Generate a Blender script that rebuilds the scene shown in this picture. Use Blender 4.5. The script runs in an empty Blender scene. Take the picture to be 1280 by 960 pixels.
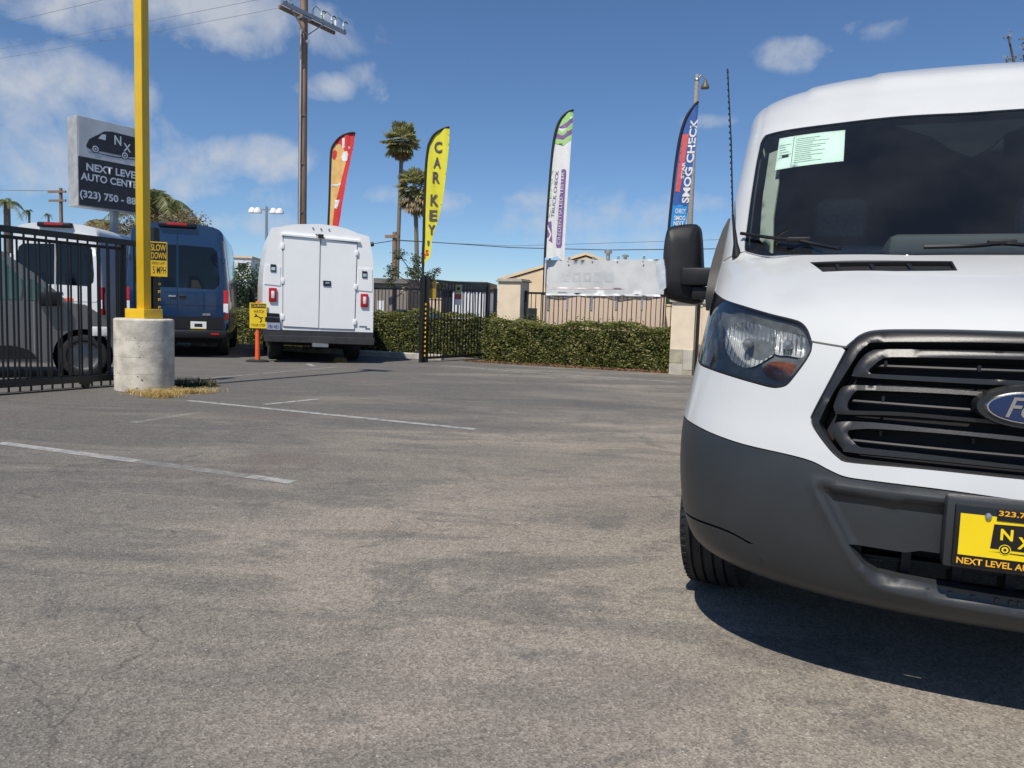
import bpy, bmesh, math, random
import numpy as np
from mathutils import Vector, Matrix
from mathutils.geometry import delaunay_2d_cdt
random.seed(7); RNG = np.random.default_rng(7)
S = bpy.context.scene
COL = S.collection
# ------------------------------------------------------------------ camera
FPX = 961.0; PITCH = math.radians(5.0); SA = .032; CA = math.sqrt(1-SA*SA); CAMH = 1.1
cF = np.array([0, math.cos(PITCH), -math.sin(PITCH)])
_R0 = np.array([1., 0, 0]); _U0 = np.array([0, math.sin(PITCH), math.cos(PITCH)])
cR = _R0*CA+_U0*SA; cU = _U0*CA-_R0*SA; cC = np.array([0, 0, CAMH])
cam = bpy.data.cameras.new('camera'); camo = bpy.data.objects.new('camera', cam); COL.objects.link(camo)
cam.sensor_fit = 'HORIZONTAL'; cam.sensor_width = 36; cam.lens = FPX/1280*36
cam.clip_start = .05; cam.clip_end = 3000
m = Matrix.Identity(4)
for i in range(3):
    m[i][0] = cR[i]; m[i][1] = cU[i]; m[i][2] = -cF[i]; m[i][3] = cC[i]
camo.matrix_world = m
S.camera = camo
# ------------------------------------------------------------------ sky, sun, exposure
SUN_EL = math.radians(57); SUN_H = np.array([-.44, -.90])
SUN_H = SUN_H/np.linalg.norm(SUN_H)
sd = np.array([SUN_H[0]*math.cos(SUN_EL), SUN_H[1]*math.cos(SUN_EL), math.sin(SUN_EL)])
sun = bpy.data.lights.new('sun', 'SUN'); suno = bpy.data.objects.new('sun', sun); COL.objects.link(suno)
sun.energy = 4.9; sun.angle = math.radians(.5); sun.color = (1, .94, .84)
suno.rotation_euler = Vector(sd).to_track_quat('Z', 'Y').to_euler()
S.view_settings.view_transform = 'Standard'; S.view_settings.look = 'None'
S.view_settings.exposure = 0.0; S.view_settings.gamma = 1.0
world = bpy.data.worlds.new('World'); S.world = world; world.use_nodes = True

def cray(u, v): return cF+cR*(u-640)/FPX-cU*(v-480)/FPX
def gnd(u, v, z=0.0):
    d = cray(u, v); return cC+d*((z-CAMH)/d[2])
def at_depth(u, v, d): return cC+cray(u, v)*d
def proj(P):
    P = np.asarray(P, float)-cC; w = P@cF
    return np.stack([640+FPX*(P@cR)/w, 480-FPX*(P@cU)/w, w], -1)

def build_world():
    nt = world.node_tree; N = nt.nodes; Lk = nt.links; N.clear()
    out = N.new('ShaderNodeOutputWorld'); bg = N.new('ShaderNodeBackground'); bg.inputs[1].default_value = .11
    sky = N.new('ShaderNodeTexSky'); sky.sky_type = 'NISHITA'; sky.sun_disc = False
    sky.sun_elevation = SUN_EL; sky.sun_rotation = math.atan2(sd[0], sd[1])
    sky.air_density = 1.0; sky.dust_density = .5; sky.ozone_density = 6.0; sky.altitude = 1500
    tc = N.new('ShaderNodeTexCoord')
    def vm(op, a, b=None):
        n = N.new('ShaderNodeVectorMath'); n.operation = op
        for k, x in enumerate((a, b)):
            if x is None: continue
            if isinstance(x, (tuple, list)): n.inputs[k].default_value = x
            else: Lk.new(x, n.inputs[k])
        return n
    def mm(op, a, b=None, c=None, clamp=False):
        n = N.new('ShaderNodeMath'); n.operation = op; n.use_clamp = clamp
        for k, x in enumerate((a, b, c)):
            if x is None: continue
            if isinstance(x, (int, float)): n.inputs[k].default_value = x
            else: Lk.new(x, n.inputs[k])
        return n.outputs[0]
    d = vm('NORMALIZE', tc.outputs['Generated']).outputs[0]
    sep = N.new('ShaderNodeSeparateXYZ'); Lk.new(d, sep.inputs[0])
    # cloud layer coordinates: direction projected on a flat layer overhead
    zc = mm('ADD', mm('MAXIMUM', sep.outputs[2], 0.0), .16)
    cx = N.new('ShaderNodeCombineXYZ')
    Lk.new(mm('DIVIDE', sep.outputs[0], zc), cx.inputs[0]); Lk.new(mm('DIVIDE', sep.outputs[1], zc), cx.inputs[1])
    n1 = N.new('ShaderNodeTexNoise'); n1.inputs['Scale'].default_value = 13.0; n1.inputs['Detail'].default_value = 9; n1.inputs['Roughness'].default_value = .58
    n1.inputs['Distortion'].default_value = .25
    Lk.new(d, n1.inputs['Vector'])
    n2 = N.new('ShaderNodeTexNoise'); n2.inputs['Scale'].default_value = 1.3; n2.inputs['Detail'].default_value = 6
    Lk.new(cx.outputs[0], n2.inputs['Vector'])
    # individual cumulus puffs in the direction where each one stands: (u, v, half width px, half height px, weight)
    puffs = [(215, 6, 165, 36, 1.0), (70, 2, 120, 24, .8), (52, 108, 92, 36, 1.0), (-20, 120, 110, 50, .9), (120, 140, 60, 16, .7), (20, 170, 170, 55, .75), (150, 215, 150, 34, .62),
             (313, 198, 56, 22, 1.0), (290, 212, 60, 14, .8), (412, 108, 32, 14, .95), (468, 104, 34, 20, .7), (250, 238, 110, 18, .5), (530, 250, 90, 13, .5),
             (700, 268, 130, 26, .5), (1000, 66, 44, 16, .72), (1076, 34, 36, 13, .6), (885, 152, 26, 8, .5), (660, 252, 60, 12, .5),
             (780, 300, 140, 14, .4), (300, 275, 110, 14, .55), (905, 250, 60, 14, .45)]
    acc = None
    for (u, v, a, b, w) in puffs:
        c = cray(u, v); c = c/np.linalg.norm(c)
        ex = np.cross(c, [0, 0, 1.]); ex /= np.linalg.norm(ex); ey = np.cross(ex, c)
        dx = mm('MULTIPLY', vm('DOT_PRODUCT', d, tuple(ex)).outputs['Value'], FPX/a)
        dy = mm('MULTIPLY', vm('DOT_PRODUCT', d, tuple(ey)).outputs['Value'], FPX/b)
        r2 = mm('ADD', mm('MULTIPLY', dx, dx), mm('MULTIPLY', dy, dy))
        front = mm('GREATER_THAN', vm('DOT_PRODUCT', d, tuple(c)).outputs['Value'], 0.0)
        g = mm('MULTIPLY', mm('MULTIPLY', mm('SUBTRACT', 1.0, mm('MULTIPLY', r2, .42), clamp=True), w), front)
        acc = g if acc is None else mm('MAXIMUM', acc, g)
    dens = mm('ADD', mm('MULTIPLY', acc, .95), mm('MULTIPLY', mm('SUBTRACT', n1.outputs[0], .5), 2.3))
    dens = mm('MULTIPLY', mm('SUBTRACT', dens, .30), 1.45, clamp=True)
    dens = mm('MULTIPLY', dens, mm('MULTIPLY', acc, 2.2, clamp=True))
    # scattered thin cloud everywhere else
    thin = mm('MULTIPLY', mm('SUBTRACT', n2.outputs[0], .62, clamp=True), 1.6, clamp=True)
    up = mm('MULTIPLY', mm('SUBTRACT', sep.outputs[2], .55, clamp=True), 4.0, clamp=True)
    dens = mm('MAXIMUM', mm('MULTIPLY', dens, .78), mm('MULTIPLY', thin, mm('MULTIPLY', up, .5)))
    mix = N.new('ShaderNodeMix'); mix.data_type = 'RGBA'
    Lk.new(dens, mix.inputs[0]); hs = N.new('ShaderNodeHueSaturation'); hs.inputs['Saturation'].default_value = 1.05; Lk.new(sky.outputs[0], hs.inputs['Color'])
    Lk.new(hs.outputs[0], mix.inputs[6]); mix.inputs[7].default_value = (5.3, 5.55, 6.0, 1)
    Lk.new(mix.outputs[2], bg.inputs[0]); Lk.new(bg.outputs[0], out.inputs[0])
build_world()

# ------------------------------------------------------------------ materials
MATS = {}
def mat(name, col, rough=.5, metal=0.0, var=.06, vscale=8.0, bump=0.0, bscale=60.0, spec=.5, coat=0.0, trans=0.0, col2=None, detail=6.0, stretch=None, sheen=0, thr=(.35, .65), sss=0):
    if name in MATS: return MATS[name]
    m = bpy.data.materials.new(name); m.use_nodes = True; nt = m.node_tree; N = nt.nodes; Lk = nt.links
    b = N['Principled BSDF']; b.inputs['Roughness'].default_value = rough; b.inputs['Metallic'].default_value = metal
    b.inputs['Specular IOR Level'].default_value = spec; b.inputs['Coat Weight'].default_value = coat
    b.inputs['Coat Roughness'].default_value = .04
    if trans: b.inputs['Transmission Weight'].default_value = trans
    tc = N.new('ShaderNodeTexCoord'); mp = N.new('ShaderNodeMapping'); Lk.new(tc.outputs['Object'], mp.inputs[0])
    if stretch: mp.inputs['Scale'].default_value = stretch
    nz = N.new('ShaderNodeTexNoise'); nz.inputs['Scale'].default_value = vscale; nz.inputs['Detail'].default_value = detail
    Lk.new(mp.outputs[0], nz.inputs['Vector'])
    rp = N.new('ShaderNodeValToRGB'); c = np.array(col, float)
    if col2 is None: a0 = np.clip(c*(1-var), 0, 1); a1 = np.clip(c*(1+var), 0, 1)
    else: a0 = c; a1 = np.array(col2, float)
    rp.color_ramp.elements[0].position = thr[0]; rp.color_ramp.elements[1].position = thr[1]
    rp.color_ramp.elements[0].color = (*a0, 1); rp.color_ramp.elements[1].color = (*a1, 1)
    Lk.new(nz.outputs[0], rp.inputs[0]); Lk.new(rp.outputs[0], b.inputs['Base Color'])
    if bump > 0:
        nb = N.new('ShaderNodeTexNoise'); nb.inputs['Scale'].default_value = bscale; nb.inputs['Detail'].default_value = 4
        Lk.new(mp.outputs[0], nb.inputs['Vector'])
        bp = N.new('ShaderNodeBump'); bp.inputs['Strength'].default_value = bump; bp.inputs['Distance'].default_value = .01
        Lk.new(nb.outputs[0], bp.inputs['Height']); Lk.new(bp.outputs[0], b.inputs['Normal'])
    MATS[name] = m; return m

def glass_mat(name, tint=(.3, .36, .38), refl=1.0):
    if name in MATS: return MATS[name]
    m = bpy.data.materials.new(name); m.use_nodes = True; nt = m.node_tree; N = nt.nodes; Lk = nt.links; N.clear()
    o = N.new('ShaderNodeOutputMaterial'); t = N.new('ShaderNodeBsdfTransparent'); t.inputs[0].default_value = (*tint, 1)
    g = N.new('ShaderNodeBsdfGlossy'); g.inputs['Roughness'].default_value = .01; g.inputs[0].default_value = (refl, refl, refl, 1)
    fr = N.new('ShaderNodeFresnel'); fr.inputs[0].default_value = 1.5
    mx = N.new('ShaderNodeMixShader'); Lk.new(fr.outputs[0], mx.inputs[0]); Lk.new(t.outputs[0], mx.inputs[1]); Lk.new(g.outputs[0], mx.inputs[2])
    Lk.new(mx.outputs[0], o.inputs[0]); MATS[name] = m; return m

def leaf_mat(name, col, col2):
    if name in MATS: return MATS[name]
    m = mat(name, col, rough=.45, col2=col2, vscale=3.5, detail=3, spec=.4)
    nt = m.node_tree; N = nt.nodes; Lk = nt.links; b = N['Principled BSDF']
    rp = [n for n in N if n.type == 'VALTORGB'][0]
    geo = N.new('ShaderNodeNewGeometry'); nz = [n for n in N if n.type == 'TEX_NOISE'][0]
    mx = N.new('ShaderNodeMath'); mx.operation = 'MULTIPLY_ADD'; mx.inputs[1].default_value = .5
    Lk.new(geo.outputs['Random Per Island'], mx.inputs[0])
    sb = N.new('ShaderNodeMath'); sb.operation = 'MULTIPLY'; sb.inputs[1].default_value = .5; Lk.new(nz.outputs[0], sb.inputs[0])
    Lk.new(sb.outputs[0], mx.inputs[2]); Lk.new(mx.outputs[0], rp.inputs[0])
    tr = N.new('ShaderNodeBsdfTranslucent'); Lk.new(rp.outputs[0], tr.inputs[0])
    ms = N.new('ShaderNodeMixShader'); ms.inputs[0].default_value = .38
    o = [n for n in N if n.type == 'OUTPUT_MATERIAL'][0]
    Lk.new(b.outputs[0], ms.inputs[1]); Lk.new(tr.outputs[0], ms.inputs[2]); Lk.new(ms.outputs[0], o.inputs[0])
    return m

# ------------------------------------------------------------------ object helpers
def tag(o, label=None, cat=None, group=None, kind=None):
    if label: o['label'] = label
    if cat: o['category'] = cat
    if group: o['group'] = group
    if kind: o['kind'] = kind
    return o
def thing(name, label, cat, loc=(0, 0, 0), rz=0.0, group=None):
    o = bpy.data.objects.new(name, None); COL.objects.link(o); o.empty_display_size = .2
    o.location = [float(x) for x in loc]; o.rotation_euler = (0, 0, rz)
    return tag(o, label, cat, group)
def link_mesh(name, me, m, parent=None):
    if m is not None and len(me.materials) == 0: me.materials.append(m)
    o = bpy.data.objects.new(name, me); COL.objects.link(o)
    if parent is not None: o.parent = parent
    return o
class MB:
    def __init__(s): s.v = []; s.f = []
    def add(s, vs, fs):
        n = len(s.v); s.v += [tuple(float(c) for c in p) for p in vs]; s.f += [tuple(i+n for i in q) for q in fs]; return s
    def box(s, x0, x1, y0, y1, z0, z1, bev=0.0):
        if bev > 0:
            b = min(bev, .49*min(abs(x1-x0), abs(y1-y0), abs(z1-z0)))
            bm = bmesh.new(); bmesh.ops.create_cube(bm, size=1)
            for q in bm.verts:
                q.co = Vector(((x0+x1)/2+q.co.x*(x1-x0), (y0+y1)/2+q.co.y*(y1-y0), (z0+z1)/2+q.co.z*(z1-z0)))
            bmesh.ops.bevel(bm, geom=bm.edges[:], offset=b, segments=2, profile=.5, affect='EDGES')
            bm.verts.index_update(); s.add([q.co for q in bm.verts], [[q.index for q in fc.verts] for fc in bm.faces]); bm.free(); return s
        return s.add([(x0, y0, z0), (x1, y0, z0), (x1, y1, z0), (x0, y1, z0), (x0, y0, z1), (x1, y0, z1), (x1, y1, z1), (x0, y1, z1)],
                     [(0, 3, 2, 1), (4, 5, 6, 7), (0, 1, 5, 4), (1, 2, 6, 5), (2, 3, 7, 6), (3, 0, 4, 7)])
    def tube(s, pts, r, n=8, cap=True):
        pts = [Vector([float(c) for c in p]) for p in pts]; k = len(pts)
        rs = [r]*k if isinstance(r, (int, float)) else list(r)
        base = len(s.v); up = None
        for i in range(k):
            d = (pts[min(i+1, k-1)]-pts[max(i-1, 0)]).normalized()
            if up is None: up = Vector((0, 0, 1)) if abs(d.z) < .9 else Vector((1, 0, 0))
            a = d.cross(up).normalized(); b = a.cross(d).normalized(); up = b
            for j in range(n):
                an = 2*math.pi*j/n; q = pts[i]+(a*math.cos(an)+b*math.sin(an))*rs[i]; s.v.append(tuple(q))
        for i in range(k-1):
            for j in range(n):
                j2 = (j+1) % n; s.f.append((base+i*n+j, base+i*n+j2, base+(i+1)*n+j2, base+(i+1)*n+j))
        if cap:
            s.f.append(tuple(base+j for j in reversed(range(n)))); s.f.append(tuple(base+(k-1)*n+j for j in range(n)))
        return s
    def lathe(s, prof, n=24, c=(0, 0, 0), axis='z'):
        base = len(s.v); k = len(prof)
        for (r, h) in prof:
            for j in range(n):
                a = 2*math.pi*j/n; x, y = r*math.cos(a), r*math.sin(a)
                p = {'z': (x, y, h), 'x': (h, x, y), 'y': (x, h, y)}[axis]
                s.v.append((c[0]+p[0], c[1]+p[1], c[2]+p[2]))
        for i in range(k-1):
            for j in range(n):
                j2 = (j+1) % n; s.f.append((base+i*n+j, base+i*n+j2, base+(i+1)*n+j2, base+(i+1)*n+j))
        return s
    def prism(s, poly, y0, y1):          # polygon in (x, z), extruded along y
        n = len(poly); s.add([(x, y0, z) for x, z in poly]+[(x, y1, z) for x, z in poly],
              [tuple(range(n)), tuple(reversed(range(n, 2*n)))]+[(i, i+n, (i+1) % n+n, (i+1) % n) for i in range(n)]); return s
    def xf(s, M):
        s.v = [tuple(M @ Vector(p)) for p in s.v]; return s
    def mesh(s, name, smooth=False, ang=35):
        me = bpy.data.meshes.new(name); me.from_pydata(s.v, [], s.f); me.update()
        bm = bmesh.new(); bm.from_mesh(me); bmesh.ops.recalc_face_normals(bm, faces=bm.faces[:]); bm.to_mesh(me); bm.free()
        if smooth:
            for p in me.polygons: p.use_smooth = True
            me.set_sharp_from_angle(angle=math.radians(ang))
        return me
    def obj(s, name, m, parent=None, smooth=False, ang=35): return link_mesh(name, s.mesh(name, smooth, ang), m, parent)

def np_mesh(name, V, Fq, m, parent=None):
    me = bpy.data.meshes.new(name); V = np.asarray(V, np.float32); Fq = np.asarray(Fq, np.int32); k = Fq.shape[1]
    me.vertices.add(len(V)); me.vertices.foreach_set('co', V.ravel())
    me.loops.add(Fq.size); me.loops.foreach_set('vertex_index', Fq.ravel())
    me.polygons.add(len(Fq)); me.polygons.foreach_set('loop_start', np.arange(0, Fq.size, k, dtype=np.int32)); me.polygons.foreach_set('loop_total', np.full(len(Fq), k, np.int32))
    me.update(); me.validate(); return link_mesh(name, me, m, parent)

class Frame:
    """a vertical plane standing on the ground: x along it, y away, z up; pixels become points of that plane"""
    def __init__(s, x, y, ang): s.o = np.array([x, y, 0.]); s.a = ang; s.ex = np.array([math.cos(ang), math.sin(ang), 0]); s.ey = np.array([-math.sin(ang), math.cos(ang), 0])
    def p(s, u, v, y=0.0):
        d = cray(u, v); o = s.o+s.ey*y; k = ((o-cC)@s.ey)/(d@s.ey); q = cC+d*k-s.o
        return (float(q@s.ex), float(q[2]))
    def pl(s, L, y=0.0): return [s.p(u, v, y) for u, v in L]
    def w(s, x, y, z): return s.o+s.ex*x+s.ey*y+np.array([0, 0, z])
    def thing(s, name, label, cat, group=None): return thing(name, label, cat, s.o, s.a, group)

def catmull(P, n=6, closed=False):
    P = [np.array(p, float) for p in P]; out = []; k = len(P)
    if closed: G = lambda i: P[i % k]; rng = range(k)
    else: G = lambda i: P[i] if 0 <= i < k else (2*P[0]-P[1] if i < 0 else 2*P[-1]-P[-2]); rng = range(k-1)
    for i in rng:
        p0, p1, p2, p3 = G(i-1), G(i), G(i+1), G(i+2)
        for t in np.linspace(0, 1, n, endpoint=False):
            out.append(.5*((2*p1)+(-p0+p2)*t+(2*p0-5*p1+4*p2-p3)*t*t+(-p0+3*p1-3*p2+p3)*t**3))
    if not closed: out.append(P[-1])
    return out
def inpoly(pts, poly):
    x, y = pts[:, 0], pts[:, 1]; poly = np.asarray(poly); r = np.zeros(len(pts), bool); j = len(poly)-1
    for i in range(len(poly)):
        xi, yi = poly[i]; xj, yj = poly[j]
        c = ((yi > y) != (yj > y)); 
        with np.errstate(divide='ignore', invalid='ignore'): xx = (xj-xi)*(y-yi)/(yj-yi+1e-30)+xi
        r ^= c & (x < xx); j = i
    return r
def polydist(pts, poly):
    poly = np.asarray(poly); a = poly; b = np.roll(poly, -1, 0); dmin = np.full(len(pts), 1e9)
    for p, q in zip(a, b):
        d = q-p; L2 = max(d@d, 1e-12); t = np.clip(((pts-p)@d)/L2, 0, 1); e = pts-(p+t[:, None]*d); dmin = np.minimum(dmin, np.hypot(e[:, 0], e[:, 1]))
    return dmin
def densify(poly, step):
    out = []; n = len(poly)
    for i in range(n):
        a = np.array(poly[i], float); b = np.array(poly[(i+1) % n], float); d = np.linalg.norm(b-a)
        if d < 1e-5: continue
        k = max(1, int(math.ceil(d/step)))
        for j in range(k): out.append(a+(b-a)*j/k)
    return np.array(out)
def panel(name, outer, fn, m, parent=None, holes=(), step=.03, depth=.015, disp=None, mirror_x=False, eps=1e-5, flip=False):
    """one sheet-metal style panel: outline (with holes) in the two parameters of fn, lifted onto the curved surface fn, with a real edge"""
    loops = [densify(outer, step)]+[densify(h, step) for h in holes]
    vs = []; ed = []
    for lp in loops:
        n0 = len(vs); vs += [tuple(p) for p in lp]; ed += [(n0+i, n0+(i+1) % len(lp)) for i in range(len(lp))]
    o = loops[0]; lo = o.min(0); hi = o.max(0)
    gx, gy = np.meshgrid(np.arange(lo[0]+step/2, hi[0], step), np.arange(lo[1]+step/2, hi[1], step))
    gx = gx+(np.arange(gx.shape[0]) % 2)[:, None]*step*.5
    G = np.stack([gx.ravel(), gy.ravel()], -1)
    if len(G):
        k = inpoly(G, o)
        for h in loops[1:]: k &= ~inpoly(G, h)
        for lp in loops: k &= polydist(G, lp) > step*.45
        vs += [tuple(p) for p in G[k]]
    r = delaunay_2d_cdt([Vector((float(a), float(b))) for a, b in vs], ed, [], 0, eps)
    V2 = np.array([tuple(p) for p in r[0]]); T = np.array([t for t in r[2] if len(t) == 3])
    c = V2[T].mean(1); k = inpoly(c, o)
    for h in loops[1:]: k &= ~inpoly(c, h)
    T = T[k]; used = np.unique(T); remap = -np.ones(len(V2), int); remap[used] = np.arange(len(used)); V2 = V2[used]; T = remap[T]
    P = fn(V2[:, 0], V2[:, 1]); e = 1e-3
    du = fn(V2[:, 0]+e, V2[:, 1])-fn(V2[:, 0]-e, V2[:, 1]); dv = fn(V2[:, 0], V2[:, 1]+e)-fn(V2[:, 0], V2[:, 1]-e)
    Nn = np.cross(du, dv); Nn /= np.linalg.norm(Nn, axis=1)[:, None]+1e-12
    if flip: Nn = -Nn
    if disp is not None: P = P+Nn*disp(V2)[:, None]
    edges = {}
    for t in T:
        for a, b in ((t[0], t[1]), (t[1], t[2]), (t[2], t[0])):
            if (b, a) in edges: del edges[(b, a)]
            else: edges[(a, b)] = 1
    faces = [tuple(int(i) for i in t) for t in T]; verts = [tuple(p) for p in P]
    n0 = len(verts); idx = {}
    if depth > 0:
        for a, b in edges:
            for i in (a, b):
                if i not in idx:
                    idx[i] = len(verts); verts.append(tuple(P[i])); verts.append(tuple(P[i]-Nn[i]*depth))
        for a, b in edges: faces.append((idx[b], idx[a], idx[a]+1, idx[b]+1))
    if mirror_x: verts = [(-x, y, z) for x, y, z in verts]; faces = [tuple(reversed(q)) for q in faces]
    if flip: faces = [tuple(reversed(q)) for q in faces]
    me = bpy.data.meshes.new(name); me.from_pydata(verts, [], faces); me.update()
    for p in me.polygons: p.use_smooth = len(p.vertices) == 3
    return link_mesh(name, me, m, parent)

def text_obj(name, body, m, parent, x0, x1, z0, z1, y, bold=.0, rot=0, shear=0.0, keep=False, warp=None, depth=.002):
    """flat lettering that fills the box x0..x1, z0..z1 of its parent's front plane (rot: quarter turns anticlockwise)"""
    cu = bpy.data.curves.new(name, 'FONT'); cu.body = body; cu.size = 1; cu.offset = bold; cu.shear = shear; cu.resolution_u = 3; cu.align_x = 'LEFT'
    ob = bpy.data.objects.new(name, cu); COL.objects.link(ob)
    dg = bpy.context.evaluated_depsgraph_get(); me = bpy.data.meshes.new_from_object(ob.evaluated_get(dg)); bpy.data.objects.remove(ob); bpy.data.curves.remove(cu)
    n = len(me.vertices); co = np.zeros(n*3, np.float32); me.vertices.foreach_get('co', co); co = co.reshape(-1, 3)[:, :2].astype(float)
    for _ in range(rot % 4): co = np.stack([-co[:, 1], co[:, 0]], -1)
    lo = co.min(0); hi = co.max(0); q = (co-lo)/(hi-lo)
    x = x0+q[:, 0]*(x1-x0); z = z0+q[:, 1]*(z1-z0)
    if warp is not None: x, yy, z = warp(x, z)
    else: yy = np.full(n, y)
    C3 = np.stack([x, yy, z], -1).astype(np.float32); me.vertices.foreach_set('co', C3.ravel()); me.update()
    me.materials.clear()
    return link_mesh(name, me, m, parent)

# ------------------------------------------------------------------ shared materials
BLACKM = mat('black_painted_metal', (.012, .013, .016), rough=.38, var=.3, vscale=20, bump=.05)
RUBBER = mat('tyre_rubber', (.018, .018, .019), rough=.75, var=.25, vscale=30, bump=.15, bscale=200)
DARKPL = mat('dark_plastic', (.011, .012, .014), rough=.5, var=.15, vscale=30, bump=.08, bscale=400, spec=.35)
BLACKHOLE = mat('dark_cavity', (.006, .006, .007), rough=.8, var=.2)
CHROME = mat('chrome', (.75, .76, .78), rough=.12, metal=1.0, var=.04)
STEEL = mat('galvanised_steel', (.42, .43, .44), rough=.42, metal=.8, var=.15, vscale=25)
WHITEPAINT = mat('white_vehicle_paint', (.56, .57, .565), rough=.26, var=.03, vscale=3, spec=.5, coat=.5)
REDLENS = mat('red_lens', (.42, .012, .015), rough=.15, var=.15, vscale=40, coat=.5)
WHITELENS = mat('white_lens', (.75, .75, .76), rough=.15, var=.15, vscale=60, coat=.5)
TINT = glass_mat('tinted_glass', (.34, .38, .38))
CLEARGL = glass_mat('clear_glass', (.62, .70, .68))
def struct(o): o['kind'] = 'structure'; return o

def asphalt_material():
    m = bpy.data.materials.new('worn_asphalt'); m.use_nodes = True; nt = m.node_tree; N = nt.nodes; Lk = nt.links
    b = N['Principled BSDF']; b.inputs['Roughness'].default_value = .88; b.inputs['Specular IOR Level'].default_value = .3
    tc = N.new('ShaderNodeTexCoord')
    def mapn(scale=(1, 1, 1), rot=0, loc=(0, 0, 0)):
        q = N.new('ShaderNodeMapping'); q.inputs['Scale'].default_value = scale; q.inputs['Rotation'].default_value = (0, 0, rot); q.inputs['Location'].default_value = loc
        Lk.new(tc.outputs['Object'], q.inputs[0]); return q.outputs[0]
    def noise(vec, s, d=5, r=.55, dist=0):
        q = N.new('ShaderNodeTexNoise'); q.inputs['Scale'].default_value = s; q.inputs['Detail'].default_value = d; q.inputs['Roughness'].default_value = r; q.inputs['Distortion'].default_value = dist
        Lk.new(vec, q.inputs['Vector']); return q.outputs[0]
    def ramp(fac, st):
        q = N.new('ShaderNodeValToRGB'); e = q.color_ramp.elements
        while len(e) < len(st): e.new(.5)
        for i, (p, c) in enumerate(st): e[i].position = p; e[i].color = (*c, 1) if len(c) == 3 else c
        Lk.new(fac, q.inputs[0]); return q.outputs[0]
    def mixc(f, a, c, mode='MIX'):
        q = N.new('ShaderNodeMix'); q.data_type = 'RGBA'; q.blend_type = mode
        for k, x in ((0, f), (6, a), (7, c)):
            if isinstance(x, (int, float)): q.inputs[k].default_value = x
            elif isinstance(x, tuple): q.inputs[k].default_value = (*x, 1)
            else: Lk.new(x, q.inputs[k])
        return q.outputs[2]
    g = lambda x: (x, x, x)
    base = mapn(); st = mapn((1, 2.6, 1), .4)
    # dusty tan wear over grey binder; dust lies in drifts toward the near lot
    sep = N.new('ShaderNodeSeparateXYZ'); Lk.new(tc.outputs['Object'], sep.inputs[0])
    wear = noise(st, .38, 6, .6, .6)
    far = N.new('ShaderNodeMapRange'); far.inputs[1].default_value = 3; far.inputs[2].default_value = 11; far.inputs[3].default_value = .13; far.inputs[4].default_value = -.10
    Lk.new(sep.outputs[1], far.inputs[0])
    xr = N.new('ShaderNodeMapRange'); xr.inputs[1].default_value = -3.5; xr.inputs[2].default_value = 2; xr.inputs[3].default_value = -.16; xr.inputs[4].default_value = .11
    Lk.new(sep.outputs[0], xr.inputs[0])
    a1 = N.new('ShaderNodeMath'); a1.operation = 'ADD'; Lk.new(wear, a1.inputs[0]); Lk.new(far.outputs[0], a1.inputs[1])
    a2 = N.new('ShaderNodeMath'); a2.operation = 'ADD'; Lk.new(a1.outputs[0], a2.inputs[0]); Lk.new(xr.outputs[0], a2.inputs[1])
    col = ramp(a2.outputs[0], [(.36, (.128, .121, .111)), (.50, (.180, .163, .142)), (.66, (.262, .232, .194))])
    # dark sealer smears with ragged ends
    sm = noise(mapn((1.0, 2.2, 1), -.35, (3.3, 1.7, 0)), .62, 9, .68, 1.4)
    col = mixc(ramp(sm, [(.52, g(0)), (.58, g(.42)), (.70, g(.34))]), col, (.094, .092, .090))
    sm2 = noise(mapn((1.6, 1.0, 1), .2, (9, 4, 0)), 1.5, 9, .7, .8)
    col = mixc(ramp(sm2, [(.57, g(0)), (.625, g(.36))]), col, (.090, .089, .088))
    # reddish-brown old stains
    rs = noise(mapn((1, 1.8, 1), .3, (-4, 8, 0)), .5, 5)
    col = mixc(ramp(rs, [(.60, g(0)), (.72, g(.30))]), col, (.150, .100, .088))
    # oil drips
    od = noise(base, 2.1, 3); col = mixc(ramp(od, [(.70, g(0)), (.76, g(.55))]), col, (.06, .052, .045))
    # pale traffic polish streaks
    ps = noise(mapn((.5, 5, 1), -.38), 1.1, 6); col = mixc(ramp(ps, [(.56, g(0)), (.72, g(.28))]), col, (.27, .25, .225))
    # stones of the mix
    vo = N.new('ShaderNodeTexVoronoi'); vo.inputs['Scale'].default_value = 120; Lk.new(base, vo.inputs['Vector'])
    stone = ramp(vo.outputs['Color'], [(.0, g(.52)), (.5, g(1.0)), (.9, g(1.42))])
    col = mixc(.85, col, mixc(1.0, col, stone, 'MULTIPLY'))
    vo2 = N.new('ShaderNodeTexVoronoi'); vo2.inputs['Scale'].default_value = 46; Lk.new(base, vo2.inputs['Vector'])
    spk = ramp(vo2.outputs['Distance'], [(.10, g(1)), (.16, g(0))])
    sel = ramp(vo2.outputs['Color'], [(.74, g(0)), (.78, g(.85))])
    both = mixc(1.0, spk, sel, 'MULTIPLY'); col = mixc(both, col, (.58, .54, .48))
    mt = noise(base, 14, 6, .7); col = mixc(.75, col, mixc(1.0, col, ramp(mt, [(.32, g(.86)), (.68, g(1.13))]), 'MULTIPLY'))
    vb = N.new('ShaderNodeTexVoronoi'); vb.inputs['Scale'].default_value = 60; vb.inputs['Randomness'].default_value = 1; Lk.new(base, vb.inputs['Vector'])
    pit = mixc(1.0, ramp(vb.outputs['Distance'], [(.10, g(1)), (.2, g(0))]), ramp(vb.outputs['Color'], [(.74, g(0)), (.78, g(.6))]), 'MULTIPLY'); col = mixc(pit, col, (.06, .055, .05))
    gr = noise(base, 190, 3); col = mixc(.8, col, mixc(1.0, col, ramp(gr, [(.3, g(.66)), (.7, g(1.34))]), 'MULTIPLY'))
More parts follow.
